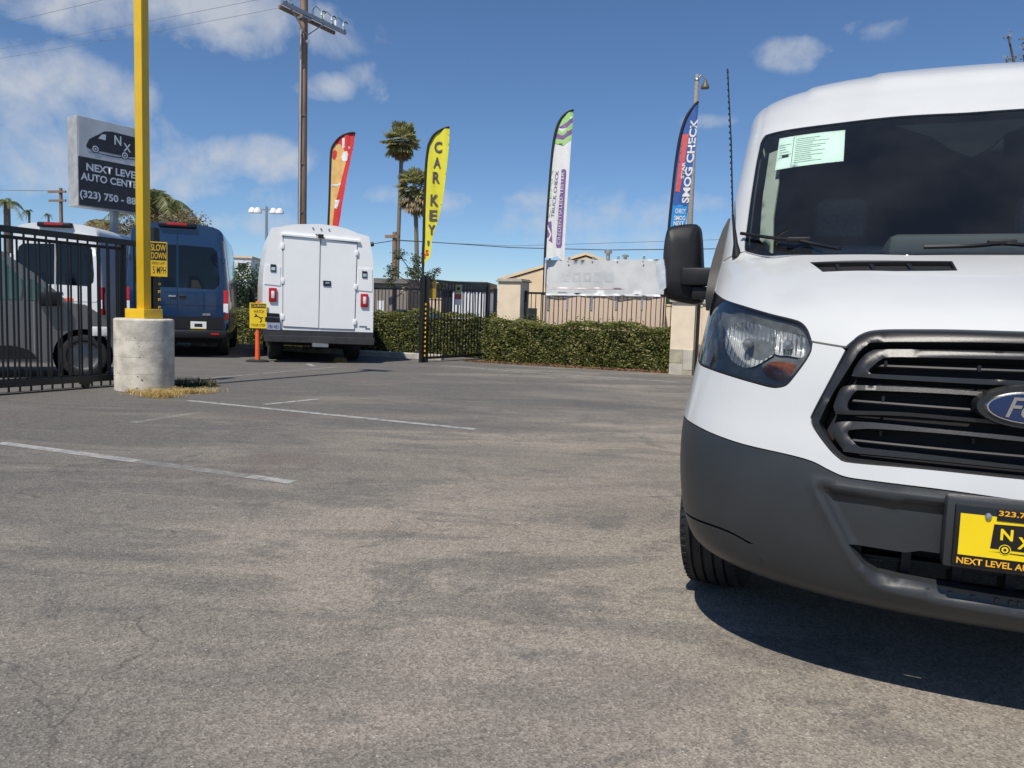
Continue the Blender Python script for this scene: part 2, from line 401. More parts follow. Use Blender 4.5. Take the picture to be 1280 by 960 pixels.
    # hairline cracks
    wv = N.new('ShaderNodeVectorMath'); wv.operation = 'ADD'; Lk.new(base, wv.inputs[0])
    nn = N.new('ShaderNodeTexNoise'); nn.inputs['Scale'].default_value = 1.2; nn.inputs['Detail'].default_value = 6; Lk.new(base, nn.inputs['Vector'])
    sc = N.new('ShaderNodeVectorMath'); sc.operation = 'SCALE'; sc.inputs['Scale'].default_value = 1.3; Lk.new(nn.outputs['Color'], sc.inputs[0]); Lk.new(sc.outputs[0], wv.inputs[1])
    vc = N.new('ShaderNodeTexVoronoi'); vc.feature = 'DISTANCE_TO_EDGE'; vc.inputs['Scale'].default_value = .41; Lk.new(wv.outputs[0], vc.inputs['Vector'])
    crk = ramp(vc.outputs['Distance'], [(.0, g(.55)), (.0012, g(.35)), (.0026, g(0))]); col = mixc(mixc(1.0, crk, ramp(noise(base, .5, 2), [(.42, g(0)), (.50, g(1))]), 'MULTIPLY'), col, (.055, .052, .05))
    Lk.new(col, b.inputs['Base Color'])
    h = N.new('ShaderNodeMath'); h.operation = 'ADD'; Lk.new(vo.outputs['Distance'], h.inputs[0]); Lk.new(gr, h.inputs[1])
    bp = N.new('ShaderNodeBump'); bp.inputs['Strength'].default_value = .55; bp.inputs['Distance'].default_value = .006; Lk.new(h.outputs[0], bp.inputs['Height']); Lk.new(bp.outputs[0], b.inputs['Normal'])
    return m
ASPHALT = asphalt_material()
struct(MB().add([(-700, -300, 0), (700, -300, 0), (700, 1500, 0), (-700, 1500, 0)], [(0, 1, 2, 3)]).obj('ground', ASPHALT))
# painted parking lines, worn
def paint_mat():
    m = mat('worn_line_paint', (.42, .42, .41), rough=.8, var=.1, vscale=40)
    nt = m.node_tree; N = nt.nodes; Lk = nt.links; b = N['Principled BSDF']
    nz = N.new('ShaderNodeTexNoise'); nz.inputs['Scale'].default_value = 9; nz.inputs['Detail'].default_value = 9; nz.inputs['Roughness'].default_value = .7
    tc = N.new('ShaderNodeTexCoord'); Lk.new(tc.outputs['Object'], nz.inputs['Vector'])
    r = N.new('ShaderNodeValToRGB'); r.color_ramp.elements[0].position = .32; r.color_ramp.elements[1].position = .55
    r.color_ramp.elements[0].color = (.15, .15, .15, 1); r.color_ramp.elements[1].color = (.8, .8, .8, 1)
    Lk.new(nz.outputs[0], r.inputs[0]); Lk.new(r.outputs[0], b.inputs['Alpha']); return m
PAINT = paint_mat()
for (a, b_, w) in [((235, 501), (594, 537), .10), ((330, 506), (398, 499), .09), ((0, 554), (172, 577), .10), ((312, 596), (366, 603.5), .10),
                   ((552, 457), (640, 464), .10), ((640, 464), (850, 478), .09), ((250, 474), (420, 459), .05), ((385, 455), (392, 458), .10)]:
    A = gnd(*a)[:2]; B = gnd(*b_)[:2]; d = (B-A)/np.linalg.norm(B-A); n = np.array([-d[1], d[0]])*w/2
    struct(MB().add([(*(A-n), .004), (*(B-n), .004), (*(B+n), .004), (*(A+n), .004)], [(0, 1, 2, 3)]).obj('parking_line', PAINT))

PAINT2 = PAINT.copy(); PAINT2.name = 'almost_gone_line_paint'
for n in PAINT2.node_tree.nodes:
    if n.type == 'VALTORGB' and n.outputs[0].links and n.outputs[0].links[0].to_socket.name == 'Alpha':
        n.color_ramp.elements[0].position = .36; n.color_ramp.elements[0].color = (.04, .04, .04, 1); n.color_ramp.elements[1].position = .64; n.color_ramp.elements[1].color = (.45, .45, .45, 1)
for a, b_ in (((172, 577), (312, 596)), ((165, 529), (250, 516))):
    A = gnd(*a)[:2]; B = gnd(*b_)[:2]; d = (B-A)/np.linalg.norm(B-A); n = np.array([-d[1], d[0]])*.05
    struct(MB().add([(*(A-n), .004), (*(B-n), .004), (*(B+n), .004), (*(A+n), .004)], [(0, 1, 2, 3)]).obj('parking_line', PAINT2))
# ------------------------------------------------------------------ white passenger van in the foreground
PSI = math.radians(21.5)
lv = np.array([math.cos(PSI), -math.sin(PSI), 0]); bv = np.array([math.sin(PSI), math.cos(PSI), 0])
VO = at_depth(1289, 511, 2.03)-bv*.05; VO[2] = 0
# centre profile rows: back, up, half width, corner wrap depth, corner squareness, drop to the side
PROF = np.array([(.17, .272, .945, .62, 2.4, -.06), (.08, .285, .942, .62, 2.4, -.06), (.025, .34, .947, .60, 2.5, -.05), (0, .45, .965, .58, 2.5, -.02),
 (0, .60, .979, .58, 2.5, 0), (.02, .72, .983, .60, 2.5, 0), (.04, .82, .976, .64, 2.5, 0), (.06, .95, .963, .72, 2.5, 0), (.10, 1.06, .953, .76, 2.5, 0),
 (.17, 1.135, .951, .78, 2.5, 0), (.30, 1.205, .955, .76, 2.5, .02), (.55, 1.30, .965, .68, 2.6, .05), (.80, 1.378, .974, .60, 2.8, .07), (.90, 1.415, .973, .56, 2.9, .06),
 (1.10, 1.615, .959, .50, 3, .03), (1.30, 1.815, .945, .46, 3, .02), (1.50, 2.01, .937, .42, 3, .04), (1.60, 2.10, .935, .42, 3, .05), (1.75, 2.22, .942, .45, 2.9, .07),
 (1.95, 2.33, .95, .5, 2.7, .11), (2.25, 2.41, .95, .5, 2.5, .17), (2.70, 2.435, .95, .5, 2.5, .19), (3.2, 2.44, .95, .5, 2.5, .19)])
PT = np.array(catmull(list(PROF), 20)); PS = np.concatenate([[0], np.cumsum(np.hypot(np.diff(PT[:, 0]), np.diff(PT[:, 1])))]); PL = PS[-1]
TS = 1.3
def vsurf(a, v):
    t = np.clip(np.asarray(a, float)/TS, -1.02, 1.02); v = np.asarray(v, float); q = [np.interp(v, PS, PT[:, k]) for k in range(6)]
    sn = np.sin(np.pi*t/2); A = np.abs(sn); Y = 1-np.power(np.clip(1-np.power(A, q[4]), 0, 1), 1/q[4])
    return np.stack([q[2]*sn, q[0]+q[3]*Y, q[1]-q[5]*Y], -1)
def v2w(p): return VO+p[..., 0:1]*lv+p[..., 1:2]*bv+p[..., 2:3]*np.array([0, 0, 1.])
_ga, _gv = np.meshgrid(np.linspace(-TS, .35, 420), np.linspace(0, PL, 800))
_gp = proj(v2w(vsurf(_ga, _gv))); _du = np.gradient(_gp[..., :2], axis=1); _dv = np.gradient(_gp[..., :2], axis=0)
_front = (_du[..., 0]*_dv[..., 1]-_du[..., 1]*_dv[..., 0]) < 0
_px = np.where(_front[..., None], _gp[..., :2], 1e6)
def V3(u, v, d): P = at_depth(u, v, d)-VO; return np.array([P@lv, P@bv, P[2]])
def vpick(u, v):
    d = (_px[..., 0]-u)**2+(_px[..., 1]-v)**2; i = np.unravel_index(d.argmin(), d.shape); a, b = _ga[i], _gv[i]
    for _ in range(6):
        e = 1e-4; p0 = proj(v2w(vsurf(a, b)))[:2]; J = np.stack([(proj(v2w(vsurf(a+e, b)))[:2]-p0)/e, (proj(v2w(vsurf(a, b+e)))[:2]-p0)/e], -1)
        if abs(np.linalg.det(J)) < 4e3: break
        s_ = np.linalg.solve(J, np.array([u, v])-p0); s_ = np.clip(s_, -.02, .02); a2 = a+s_[0]; b2 = b+s_[1]
        if not (-TS <= a2 <= .4 and 0 <= b2 <= PL): break
        a, b = a2, b2
    return (float(a), float(b))
def vpoly(L, n=5, smooth=True):
    P = [vpick(*q) for q in L]
    return [tuple(p) for p in (catmull(P, n) if smooth else P)]
def sym(half):        # half outline, both ends on the centreline -> closed symmetrical outline
    h = [tuple(p) for p in half]; h[0] = (0., h[0][1]); h[-1] = (0., h[-1][1])
    h = [(min(a, 0.), b) for a, b in h]
    return h+[(-a, b) for a, b in reversed(h[1:-1])]
def z1(L): return [(820+x/2.783, 60+y/2.783) for x, y in L]
def z2(L): return [(820+x/2.783, 360+y/2.783) for x, y in L]
def z3(L): return [(820+x/2.783, 560+y/2.783) for x, y in L]
def z5(L): return [(860+x/6.4, 350+y/6.4) for x, y in L]
def z6(L): return [(1000+x/4.364, 380+y/4.364) for x, y in L]
def off(d): return lambda a, v: _offs(a, v, d)
def _offs(a, v, d):
    P = vsurf(a, v); e = 1e-3; n = np.cross(vsurf(a+e, v)-vsurf(a-e, v), vsurf(a, v+e)-vsurf(a, v-e)); n /= np.linalg.norm(n, axis=-1)[..., None]+1e-9
    return P+n*d

van = thing('passenger_van', 'large white van with grey front bumper and black three-bar grille on the near asphalt', 'van', VO, -PSI)
GREYBUMP = mat('grey_bumper_plastic', (.027, .030, .0325), rough=.37, var=.10, vscale=5, bump=.12, bscale=700, spec=.5)
GRILLE = mat('satin_black_grille', (.016, .016, .0165), rough=.33, var=.1, vscale=40, bump=.1, bscale=600, spec=.6)
SEAM = 0.0035
# outlines
ws_px = z1([(1105, 719), (850, 721), (640, 721), (400, 723), (318, 708)]), z1([(318, 708), (308, 690), (320, 590), (345, 420), (363, 330)]), z1([(363, 330), (375, 310), (400, 297), (600, 265), (850, 237), (1075, 225)])
ws_half = vpoly(ws_px[0])+vpoly(ws_px[1])[1:]+vpoly(ws_px[2])[1:]
ws = sym(ws_half)
hl_top = z5([(205, 78), (240, 120), (300, 160), (450, 210), (650, 270), (830, 315), (900, 340), (950, 390), (980, 460), (995, 520)])
hl_bot = z5([(995, 520), (985, 570), (940, 650), (850, 770), (790, 835), (720, 855), (650, 850), (500, 810), (300, 750), (170, 705), (110, 680), (80, 650)])
hlT = vpoly(hl_top); hlB = vpoly(hl_bot)
aL = -1.235
hl = hlT+hlB[1:]+[(aL, hlB[-1][1]+.03), (aL, hlT[0][1]-.10)]
gr_out = z6([(1240, 155), (900, 145), (700, 142), (430, 145), (330, 170), (270, 220)]), z6([(270, 220), (180, 390), (75, 590), (65, 630), (80, 680), (170, 800), (230, 855)]), z6([(230, 855), (300, 870), (700, 905), (1230, 960)])
gr = vpoly(gr_out[0])+vpoly(gr_out[1])[1:]+vpoly(gr_out[2])[1:]
gri = vpoly(z6([(1240, 212), (900, 205), (430, 205), (360, 225), (320, 260)]))+vpoly(z6([(320, 260), (250, 370), (170, 500), (112, 620), (104, 650), (130, 700), (200, 790), (240, 825)]))[1:]+vpoly(z6([(240, 825), (300, 840), (700, 885), (1235, 940)]))[1:]
bt = vpoly(z2([(95, 440), (130, 475), (200, 510), (300, 545), (450, 580), (540, 605), (600, 635), (660, 660), (760, 675), (1000, 705), (1295, 747)]))
hoodseam = vpoly([(1014.5, 427), (1035, 430.5), (1057, 434)])
def shift(L, da, dv): return [(a+da, v+dv) for a, v in L]
# dark cavity behind every gap
v_ws = ws_half[0][1]
panel('inner_shell', [(-1.28, .03), (1.28, .03), (1.28, v_ws-.06), (-1.28, v_ws-.06)], off(-.16), BLACKHOLE, van, step=.10, depth=0)
# hood
top_edge = [(a, v-.012) for a, v in ws_half if a > -.872 and v < 1.83]
hood_half = [(0, gr[0][1]+SEAM)]+[(a, v+SEAM) for a, v in gr[:24] if v > hoodseam[-1][1]]+[(a, v+SEAM) for a, v in reversed(hoodseam)]
hood_half += [(a, v+SEAM) for a, v in reversed(hlT) if a > -1.10]
hx = [p for p in hlT if p[0] <= -1.10]
vE = vpick(921, 322)
hood_half += [(-1.105, vpick(912, 345)[1]), (-1.10, vE[1])]
tl = sorted([p for p in top_edge if p[0] > -1.085], key=lambda p: p[0])
hood_half += tl
hood_half[-1] = (0, hood_half[-1][1])
vent_px = z1([(535, 747), (760, 743), (1030, 743), (1048, 775), (830, 781), (580, 782)])
vent = [vpick(*p) for p in vent_px]; ventm = [(-a, v) for a, v in reversed(vent)]
def clean(L, e=.002):
    o = [L[0]]
    for p in L[1:]:
        if math.hypot(p[0]-o[-1][0], p[1]-o[-1][1]) > e: o.append(p)
    return o
hood = sym(clean(hood_half))
def hood_disp(p):        # two soft pressed creases running up the hood
    a = np.abs(p[:, 0]); v = p[:, 1]; k = np.clip((v-hood[0][1]-.05)/.2, 0, 1)
    return -.010*np.exp(-((a-.62-.12*(v-1.3))/.07)**2)*k+.006*np.exp(-((a-.36)/.16)**2)*k
panel('hood', hood, vsurf, WHITEPAINT, van, holes=[vent, ventm] if max(p[0] for p in vent) < -.01 else [], step=.028, disp=hood_disp)
for sgn in (1, -1):
    vp = panel('cowl_vent', vent, off(-.012), BLACKHOLE, van, step=.03, depth=.004, mirror_x=sgn < 0)
    c0 = np.array(vent); lo = c0[:, 0].min(); hi = c0[:, 0].max(); v0 = c0[:, 1].min(); v1 = c0[:, 1].max()
    ring = [tuple((np.array(p)-c0.mean(0))*np.array([.97, .72])+c0.mean(0)) for p in vent]
    panel('vent_frame', vent, off(.002), DARKPL, vp, holes=[ring], step=.03, depth=.012, mirror_x=sgn < 0)
    for k in range(1, 4):
        x = lo+(hi-lo)*k/4; panel('vent_rib', [(x-.006, v0+.006), (x+.006, v0+.006), (x-.008, v1-.006), (x-.02, v1-.006)], off(-.003), DARKPL, vp, step=.03, depth=.006, mirror_x=sgn < 0)
# fenders (white strip beside hood, above headlight to pillar)
fen = [(-1.105-SEAM, hx[-1][1]+SEAM if hx else hlT[0][1]), (-1.105-SEAM, vpick(912, 345)[1]), (-1.10-SEAM, vE[1]+.012), (-1.29, vE[1]+.012), (-1.29, hlT[0][1]-.09), (aL-SEAM, hlT[0][1]-.09)]
fen += [(a, v+SEAM) for a, v in hx]
for sgn in (1, -1): panel('fender', clean(fen), vsurf, WHITEPAINT, van, step=.02, mirror_x=sgn < 0)
# white fascia under the headlights and round the grille
fas = [(0, bt[-1][1]+SEAM)]+[(a, v+SEAM) for a, v in reversed(bt)]+[(-1.29, bt[0][1]+SEAM+.01), (-1.29, hlT[0][1]-.095), (aL-.006, hlT[0][1]-.095), (aL-.006, hlB[-1][1]+.02)]
fas += [(a, v-SEAM) for a, v in reversed(hlB[:-1]) if v < hoodseam[0][1]-.012]
fas += [(hoodseam[0][0]+.004, hoodseam[0][1]-SEAM)]+[(a, v-SEAM) for a, v in hoodseam[1:-1]]
g0 = [p for p in gr if p[1] < hoodseam[-1][1]-.006]
fas += [(a-SEAM, v) for a, v in g0]
fas = sym(clean(fas))
panel('fascia', fas, vsurf, WHITEPAINT, van, step=.024)
# grey bumper with recessed middle, lower intake and corner groove
rec = vpoly(z3([(1290, 215), (1020, 196), (870, 178), (835, 184), (700, 158), (553, 128)]), smooth=False)+vpoly(z3([(600, 220), (660, 335), (700, 400), (760, 470), (860, 500), (1290, 585)]), smooth=False)
recs = np.array(sym(rec))
itk = vpoly(z3([(1290, 410), (1020, 380), (920, 366), (870, 373), (700, 346)]), smooth=False)+vpoly(z3([(668, 338), (690, 372), (720, 410), (765, 446), (840, 465), (1290, 543)]), smooth=False)
itks = sym(clean(itk))
groove = vpoly(z3([(104, 222), (225, 276), (342, 335)])); groove = groove+[(a, v-.010) for a, v in reversed(groove[:-1])]
bot_v = .035
bump_half = [(0, bt[-1][1])]+list(reversed(bt))+[(-1.29, bt[0][1]+.01), (-1.29, bot_v+.10), (-1.1, bot_v+.03), (-.8, bot_v), (0, bot_v)]
bs = sym(clean(bump_half))
def bump_disp(p):
    ins = inpoly(p, recs); d = polydist(p, recs); r = np.where(ins, -np.clip(d/.018, 0, 1)*.024, .006*np.exp(-(d/.018)**2))
    # lower lip steps outwards under the intake
    return r
panel('bumper', bs, vsurf, GREYBUMP, van, holes=[itks, clean(groove, .001), [(-a, v) for a, v in reversed(clean(groove, .001))]], step=.013, disp=bump_disp, depth=.03)
vlo = min(p[1] for p in itks)
for k, x in enumerate(np.linspace(-.52, .52, 9)):
    MB().box(x-.012, x+.012, .10, .20, .33, .48).obj('intake_rib', DARKPL, van)
for z in (.375, .43): MB().box(-.66, .66, .12, .16, z-.006, z+.006).obj('intake_bar', DARKPL, van)
for (u, v) in z3([(865, 492), (945, 507), (1025, 522), (1105, 536), (1190, 547), (1270, 560)]):      # step pads on the lower lip
    for sg in (1, -1):
        q = vpick(u, v); P = _offs(np.array([q[0]]), np.array([q[1]]), -.022)[0]
        MB().box(P[0]*sg-.006, P[0]*sg+.006, P[1]-.006, P[1]+.02, P[2]-.010, P[2]+.008, bev=.004).obj('step_rib', GREYBUMP, van, True)
# grille: frame ring, three hairpin bars, thin bars, backing
GR = panel('grille', sym(clean(gri)), off(-.075), BLACKHOLE, van, step=.05, depth=0)
panel('grille_frame', sym(clean(gr)), off(.003), GRILLE, GR, holes=[sym(clean(gri))], step=.02, depth=.06,
      disp=lambda p, g=np.array(sym(clean(gr))), h=np.array(sym(clean(gri))): -.010*np.clip(1-polydist(p, g)/.012, 0, 1)-.006*np.clip(1-polydist(p, h)/.010, 0, 1))
loops = [([(1245, 250), (800, 240), (450, 238), (380, 250), (330, 290), (290, 350), (286, 375), (310, 392), (700, 418), (1240, 446)], [(1245, 297), (800, 288), (500, 283), (440, 298), (400, 330), (375, 355), (380, 372), (420, 378), (700, 392), (1240, 416)]),
         ([(1245, 492), (1040, 478), (700, 455), (350, 440), (260, 440), (215, 460), (185, 530), (178, 560), (190, 590), (220, 600), (600, 612), (1235, 670)], [(1245, 520), (1040, 502), (700, 482), (350, 468), (300, 475), (265, 520), (255, 550), (260, 572), (300, 580), (600, 592), (1235, 648)]),
         ([(1240, 725), (800, 685), (400, 645), (220, 640), (180, 655), (165, 680), (180, 720), (230, 790), (270, 808), (700, 850), (1235, 905)], [(1240, 752), (800, 707), (420, 680), (290, 683), (262, 690), (258, 710), (280, 740), (320, 775), (380, 785), (700, 820), (1235, 884)])]
for o_, i_ in loops:
    po = np.array(sym(clean(vpoly(z6(o_), 4)))); pi = np.array(sym(clean(vpoly(z6(i_), 4))))
    panel('grille_bar', [tuple(p) for p in po], off(-.004), GRILLE, GR, holes=[[tuple(p) for p in pi]], step=.016, depth=.045,
          disp=lambda p, g=po, h=pi: -.007*np.clip(1-polydist(p, g)/.010, 0, 1)-.005*np.clip(1-polydist(p, h)/.008, 0, 1))
for (a0, b0), (a1, b1) in [((405, 322), (1245, 352)), ((275, 523), (1245, 598)), ((280, 738), (1245, 832))]:
    p = vpick(*z6([(a0, b0)])[0]); q = vpick(*z6([(a1, b1)])[0]); a = np.linspace(p[0], 0, 14); v = np.linspace(p[1], q[1], 14)
    for sgn, dv in ((1, 0),):
        A = np.concatenate([a, -a[::-1][1:]]); V = np.concatenate([v, v[::-1][1:]])
        P = _offs(A, V, -.030); MB().tube(P, .0055, 6).obj('thin_bar', DARKPL, GR, True)
for x in (-.35, -.12, .12, .35):
    for dz in (.80, .90, 1.0): MB().box(x-.004, x+.004, .085+.10*x*x, .10+.10*x*x, dz-.008, dz+.008).obj('grille_clip', DARKPL, GR)
# emblem
EMB = mat('emblem_blue', (.006, .022, .085), rough=.18, var=.1, coat=.8)
er = vpick(1289, 511); Pe = _offs(np.array([0.]), np.array([er[1]]), .012)[0]
emb = MB(); n = 40
def oval(mb, ax, az, y0, y1, cy):
    vs = [(ax*math.cos(2*math.pi*k/n), y0, az*math.sin(2*math.pi*k/n)) for k in range(n)]+[(ax*.94*math.cos(2*math.pi*k/n), y1, az*.9*math.sin(2*math.pi*k/n)) for k in range(n)]
    mb.add([(x, y+Pe[1]+cy, z+Pe[2]) for x, y, z in vs], [tuple(range(n, 2*n))]+[(k, (k+1) % n, (k+1) % n+n, k+n) for k in range(n)])
oval(emb, .136, .060, .03, -.004, 0); eo = emb.obj('emblem', GRILLE, van, True)
e2 = MB(); oval(e2, .112, .0455, 0, -.010, 0); e2.obj('emblem_rim', CHROME, eo, True)
e3 = MB(); oval(e3, .104, .040, -.008, -.0125, 0); e3.obj('emblem_field', EMB, eo, True)
text_obj('emblem_script', 'Ford', CHROME, eo, -.062, .082, Pe[2]-.026, Pe[2]+.028, Pe[1]-.0145, bold=.012, shear=.35)
# headlights
HLHOUS = mat('headlight_housing', (.15, .16, .165), rough=.35, var=.2, vscale=30)
AMBER = mat('amber_reflector', (.20, .055, .014), rough=.25, var=.3, vscale=90, coat=.5)
ribs = mat('reflector_chrome', (.93, .93, .93), rough=.2, metal=.45, var=.06, vscale=30)
def ribbed():
    nt = ribs.node_tree; N = nt.nodes; Lk = nt.links; w = N.new('ShaderNodeTexWave'); w.bands_direction = 'X'; w.inputs['Scale'].default_value = 22; w.inputs['Distortion'].default_value = .6
    tc = N.new('ShaderNodeTexCoord'); Lk.new(tc.outputs['Object'], w.inputs[0]); b = N.new('ShaderNodeBump'); b.inputs['Strength'].default_value = .9; b.inputs['Distance'].default_value = .012
    Lk.new(w.outputs[0], b.inputs['Height']); Lk.new(b.outputs[0], N['Principled BSDF'].inputs['Normal'])
ribbed()
LENS = glass_mat('headlight_lens', (.86, .88, .88))
bowlA = vpoly(z5([(225, 450), (240, 380), (300, 310), (400, 280), (500, 290), (640, 335), (648, 450), (642, 555), (600, 590), (480, 660), (380, 670), (280, 610), (235, 530)]), 3)
bowlB = vpoly(z5([(652, 342), (800, 370), (890, 400), (918, 440), (918, 500), (890, 588), (760, 572), (652, 558), (650, 450)]), 3)
amb = [tuple(p) for p in catmull([vpick(*q) for q in z5([(555, 690), (600, 640), (690, 625), (790, 640), (835, 665), (800, 730), (740, 780), (660, 785), (590, 750)])], 3, True)]
mark = [vpick(*q) for q in z5([(130, 640), (150, 500), (162, 430), (172, 560), (165, 650)])]
for sgn in (1, -1):
    mx = sgn < 0
    hb = panel('headlight', clean(hl), off(-.085), HLHOUS, van, step=.03, depth=0, mirror_x=mx)
    rimp = np.array(clean(hl)); cc = rimp.mean(0)
    inner = [tuple((np.array(p)-cc)*np.array([.955, .94])+cc) for p in rimp]
    panel('bezel', [tuple(p) for p in rimp], off(-.012), HLHOUS, hb, holes=[bowlA, bowlB, amb], step=.02, depth=.02, mirror_x=mx, disp=lambda p: -.03*np.clip(polydist(p, rimp)/.05, 0, 1))
    for nm, bw, dp in (('reflector', bowlA, .065), ('reflector', bowlB, .055)):
        bw = np.array(bw); panel(nm, [tuple(p) for p in bw], off(-.035), ribs, hb, step=.012, depth=0, mirror_x=mx, disp=lambda p, g=bw, q=dp: -q*np.sqrt(np.clip(polydist(p, g)/.075, 0, 1)))
    panel('turn_signal', amb, off(-.030), AMBER, hb, step=.015, depth=.01, mirror_x=mx, disp=lambda p, g=np.array(amb): .012*np.clip(polydist(p, g)/.03, 0, 1))
    panel('side_marker', mark, off(-.012), AMBER, hb, step=.02, depth=.006, mirror_x=mx)
    for (u, v) in z5([(400, 450), (742, 455)]):
        a, b_ = vpick(u, v); P = _offs(np.array([a]), np.array([b_]), -.05)[0]; mb = MB(); mb.lathe([(.0, -.03), (.012, -.028), (.016, -.01), (.016, .03)], 16, (P[0]*sgn, P[1], P[2]), 'y'); mb.obj('bulb', STEEL, hb, True)
    panel('lens', clean(hl), off(-.002), LENS, hb, step=.025, depth=0, mirror_x=mx)
    rimo = [tuple(p) for p in rimp]; rimi = [tuple((np.array(p)-cc)*np.array([.978, .955])+cc) for p in rimp]
    panel('lens_rim', rimo, off(-.001), DARKPL, hb, holes=[rimi], step=.02, depth=.02, mirror_x=mx)
# windshield and its black border
wi = np.array(ws); wc = wi.mean(0)
inset = [tuple((p-wc)*np.array([.972, .965])+wc+np.array([0, .006])) for p in wi]
panel('windshield_border', ws, off(-.002), mat('glass_frit', (.008, .009, .011), rough=.12, var=.1), van, holes=[inset], step=.03, depth=.01)
WSG = glass_mat('windshield_glass', (.72, .80, .79))
_n = WSG.node_tree.nodes; _l = WSG.node_tree.links; _d = _n.new('ShaderNodeBsdfDiffuse'); _d.inputs[0].default_value = (.55, .56, .55, 1); _mx = _n.new('ShaderNodeMixShader')
_o = [x for x in _n if x.type == 'OUTPUT_MATERIAL'][0]; _prev = _o.inputs[0].links[0].from_socket
_dn = _n.new('ShaderNodeTexNoise'); _dn.inputs['Scale'].default_value = 3; _dn.inputs['Detail'].default_value = 8; _tc = _n.new('ShaderNodeTexCoord'); _l.new(_tc.outputs['Object'], _dn.inputs['Vector'])
_mr = _n.new('ShaderNodeMapRange'); _mr.inputs[1].default_value = .35; _mr.inputs[2].default_value = .75; _mr.inputs[3].default_value = .008; _mr.inputs[4].default_value = .028; _l.new(_dn.outputs[0], _mr.inputs[0])
_l.new(_mr.outputs[0], _mx.inputs[0]); _l.new(_prev, _mx.inputs[1]); _l.new(_d.outputs[0], _mx.inputs[2]); _l.new(_mx.outputs[0], _o.inputs[0])
panel('windshield', inset, off(-.004), WSG, van, step=.06, depth=0)
# roof, pillars
shell = [(-1.29, vE[1]+.016), (-1.10-SEAM, vE[1]+.016)]+[p for p in [(a, v) for a, v in ws_half if a < -1.0 and v < vE[1]+.02][:0]]
outer_sh = [(-1.3, vE[1]+.016), (-1.10, vE[1]+.016), (-1.06, v_ws-.035), (-.8, v_ws-.03)]
low = [p for p in sorted(ws_half, key=lambda p: p[0]) if p[1] < 1.825 and p[0] > -.872]
shell_half = [(0, v_ws-.004)]+[(a, v-.006) for a, v in reversed(low)][1:]+[(-1.10, vE[1]+.016), (-1.3, vE[1]+.016), (-1.3, PL), (0, PL)]
def roof_disp(p):
    a = np.abs(p[:, 0]); v = p[:, 1]; k = np.clip((v-2.95)/.10, 0, 1); st = lambda x, w=.012: 1/(1+np.exp(-np.clip((a-x)/w*4, -50, 50)))
    return k*.010*(1-st(.62))+k*.010*(1-st(.30))-.006*np.exp(-((a-.985+.05*(v-2.6))/.010)**2)*np.clip((v-2.55)/.05, 0, 1)
panel('roof', sym(clean(shell_half)), vsurf, WHITEPAINT, van, holes=[[tuple(p) for p in ((wi-wc)*np.array([1.004, 1.004])+wc)]], step=.032, disp=roof_disp)
# flanks behind the front corner, with wheel arch
ev = np.linspace(.06, PL, 60); eP = vsurf(np.full(60, -TS), ev)      # edge where the front ends
_o = np.argsort(eP[:, 2]); _ez = eP[_o, 2]; _ex = -eP[_o, 0]
def Wz(z): return np.interp(z, _ez, _ex)
AX, AR, REAR = 1.0, .415, 5.55
def side_fn(a, z): return np.stack([-(Wz(z)-.016), a, z], -1)
front_edge = [(float(p[1]), float(p[2])) for p in eP if .30 < p[2] < 1.33]
front_edge = [q for q in front_edge]
arch = [(AX+AR*math.cos(t), .36+AR*math.sin(t)) for t in np.linspace(0, math.pi, 20)]
lower = [(max(q[0]-.01, .5), q[1]) for q in front_edge if q[1] > .55]
sp = [(AX-AR, .40)]+[(q[0]-.006, q[1]) for q in front_edge if q[1] > .45]
sp = [(q[0], q[1]) for q in sp]
side = sp+[(1.55, 1.42), (1.95, 2.0), (2.2, 2.18), (REAR, 2.26), (REAR, .36)]+[(4.72+AR, .36)]+[(4.72+AR*math.cos(t), .36+AR*math.sin(t)) for t in np.linspace(.1, math.pi-.1, 16)]+[(4.72-AR, .36), (AX+AR, .36)]+arch[1:-1]
WIN = [(1.62, 1.36), (2.02, 1.93), (2.10, 1.98), (2.62, 1.98), (2.62, 1.36)]
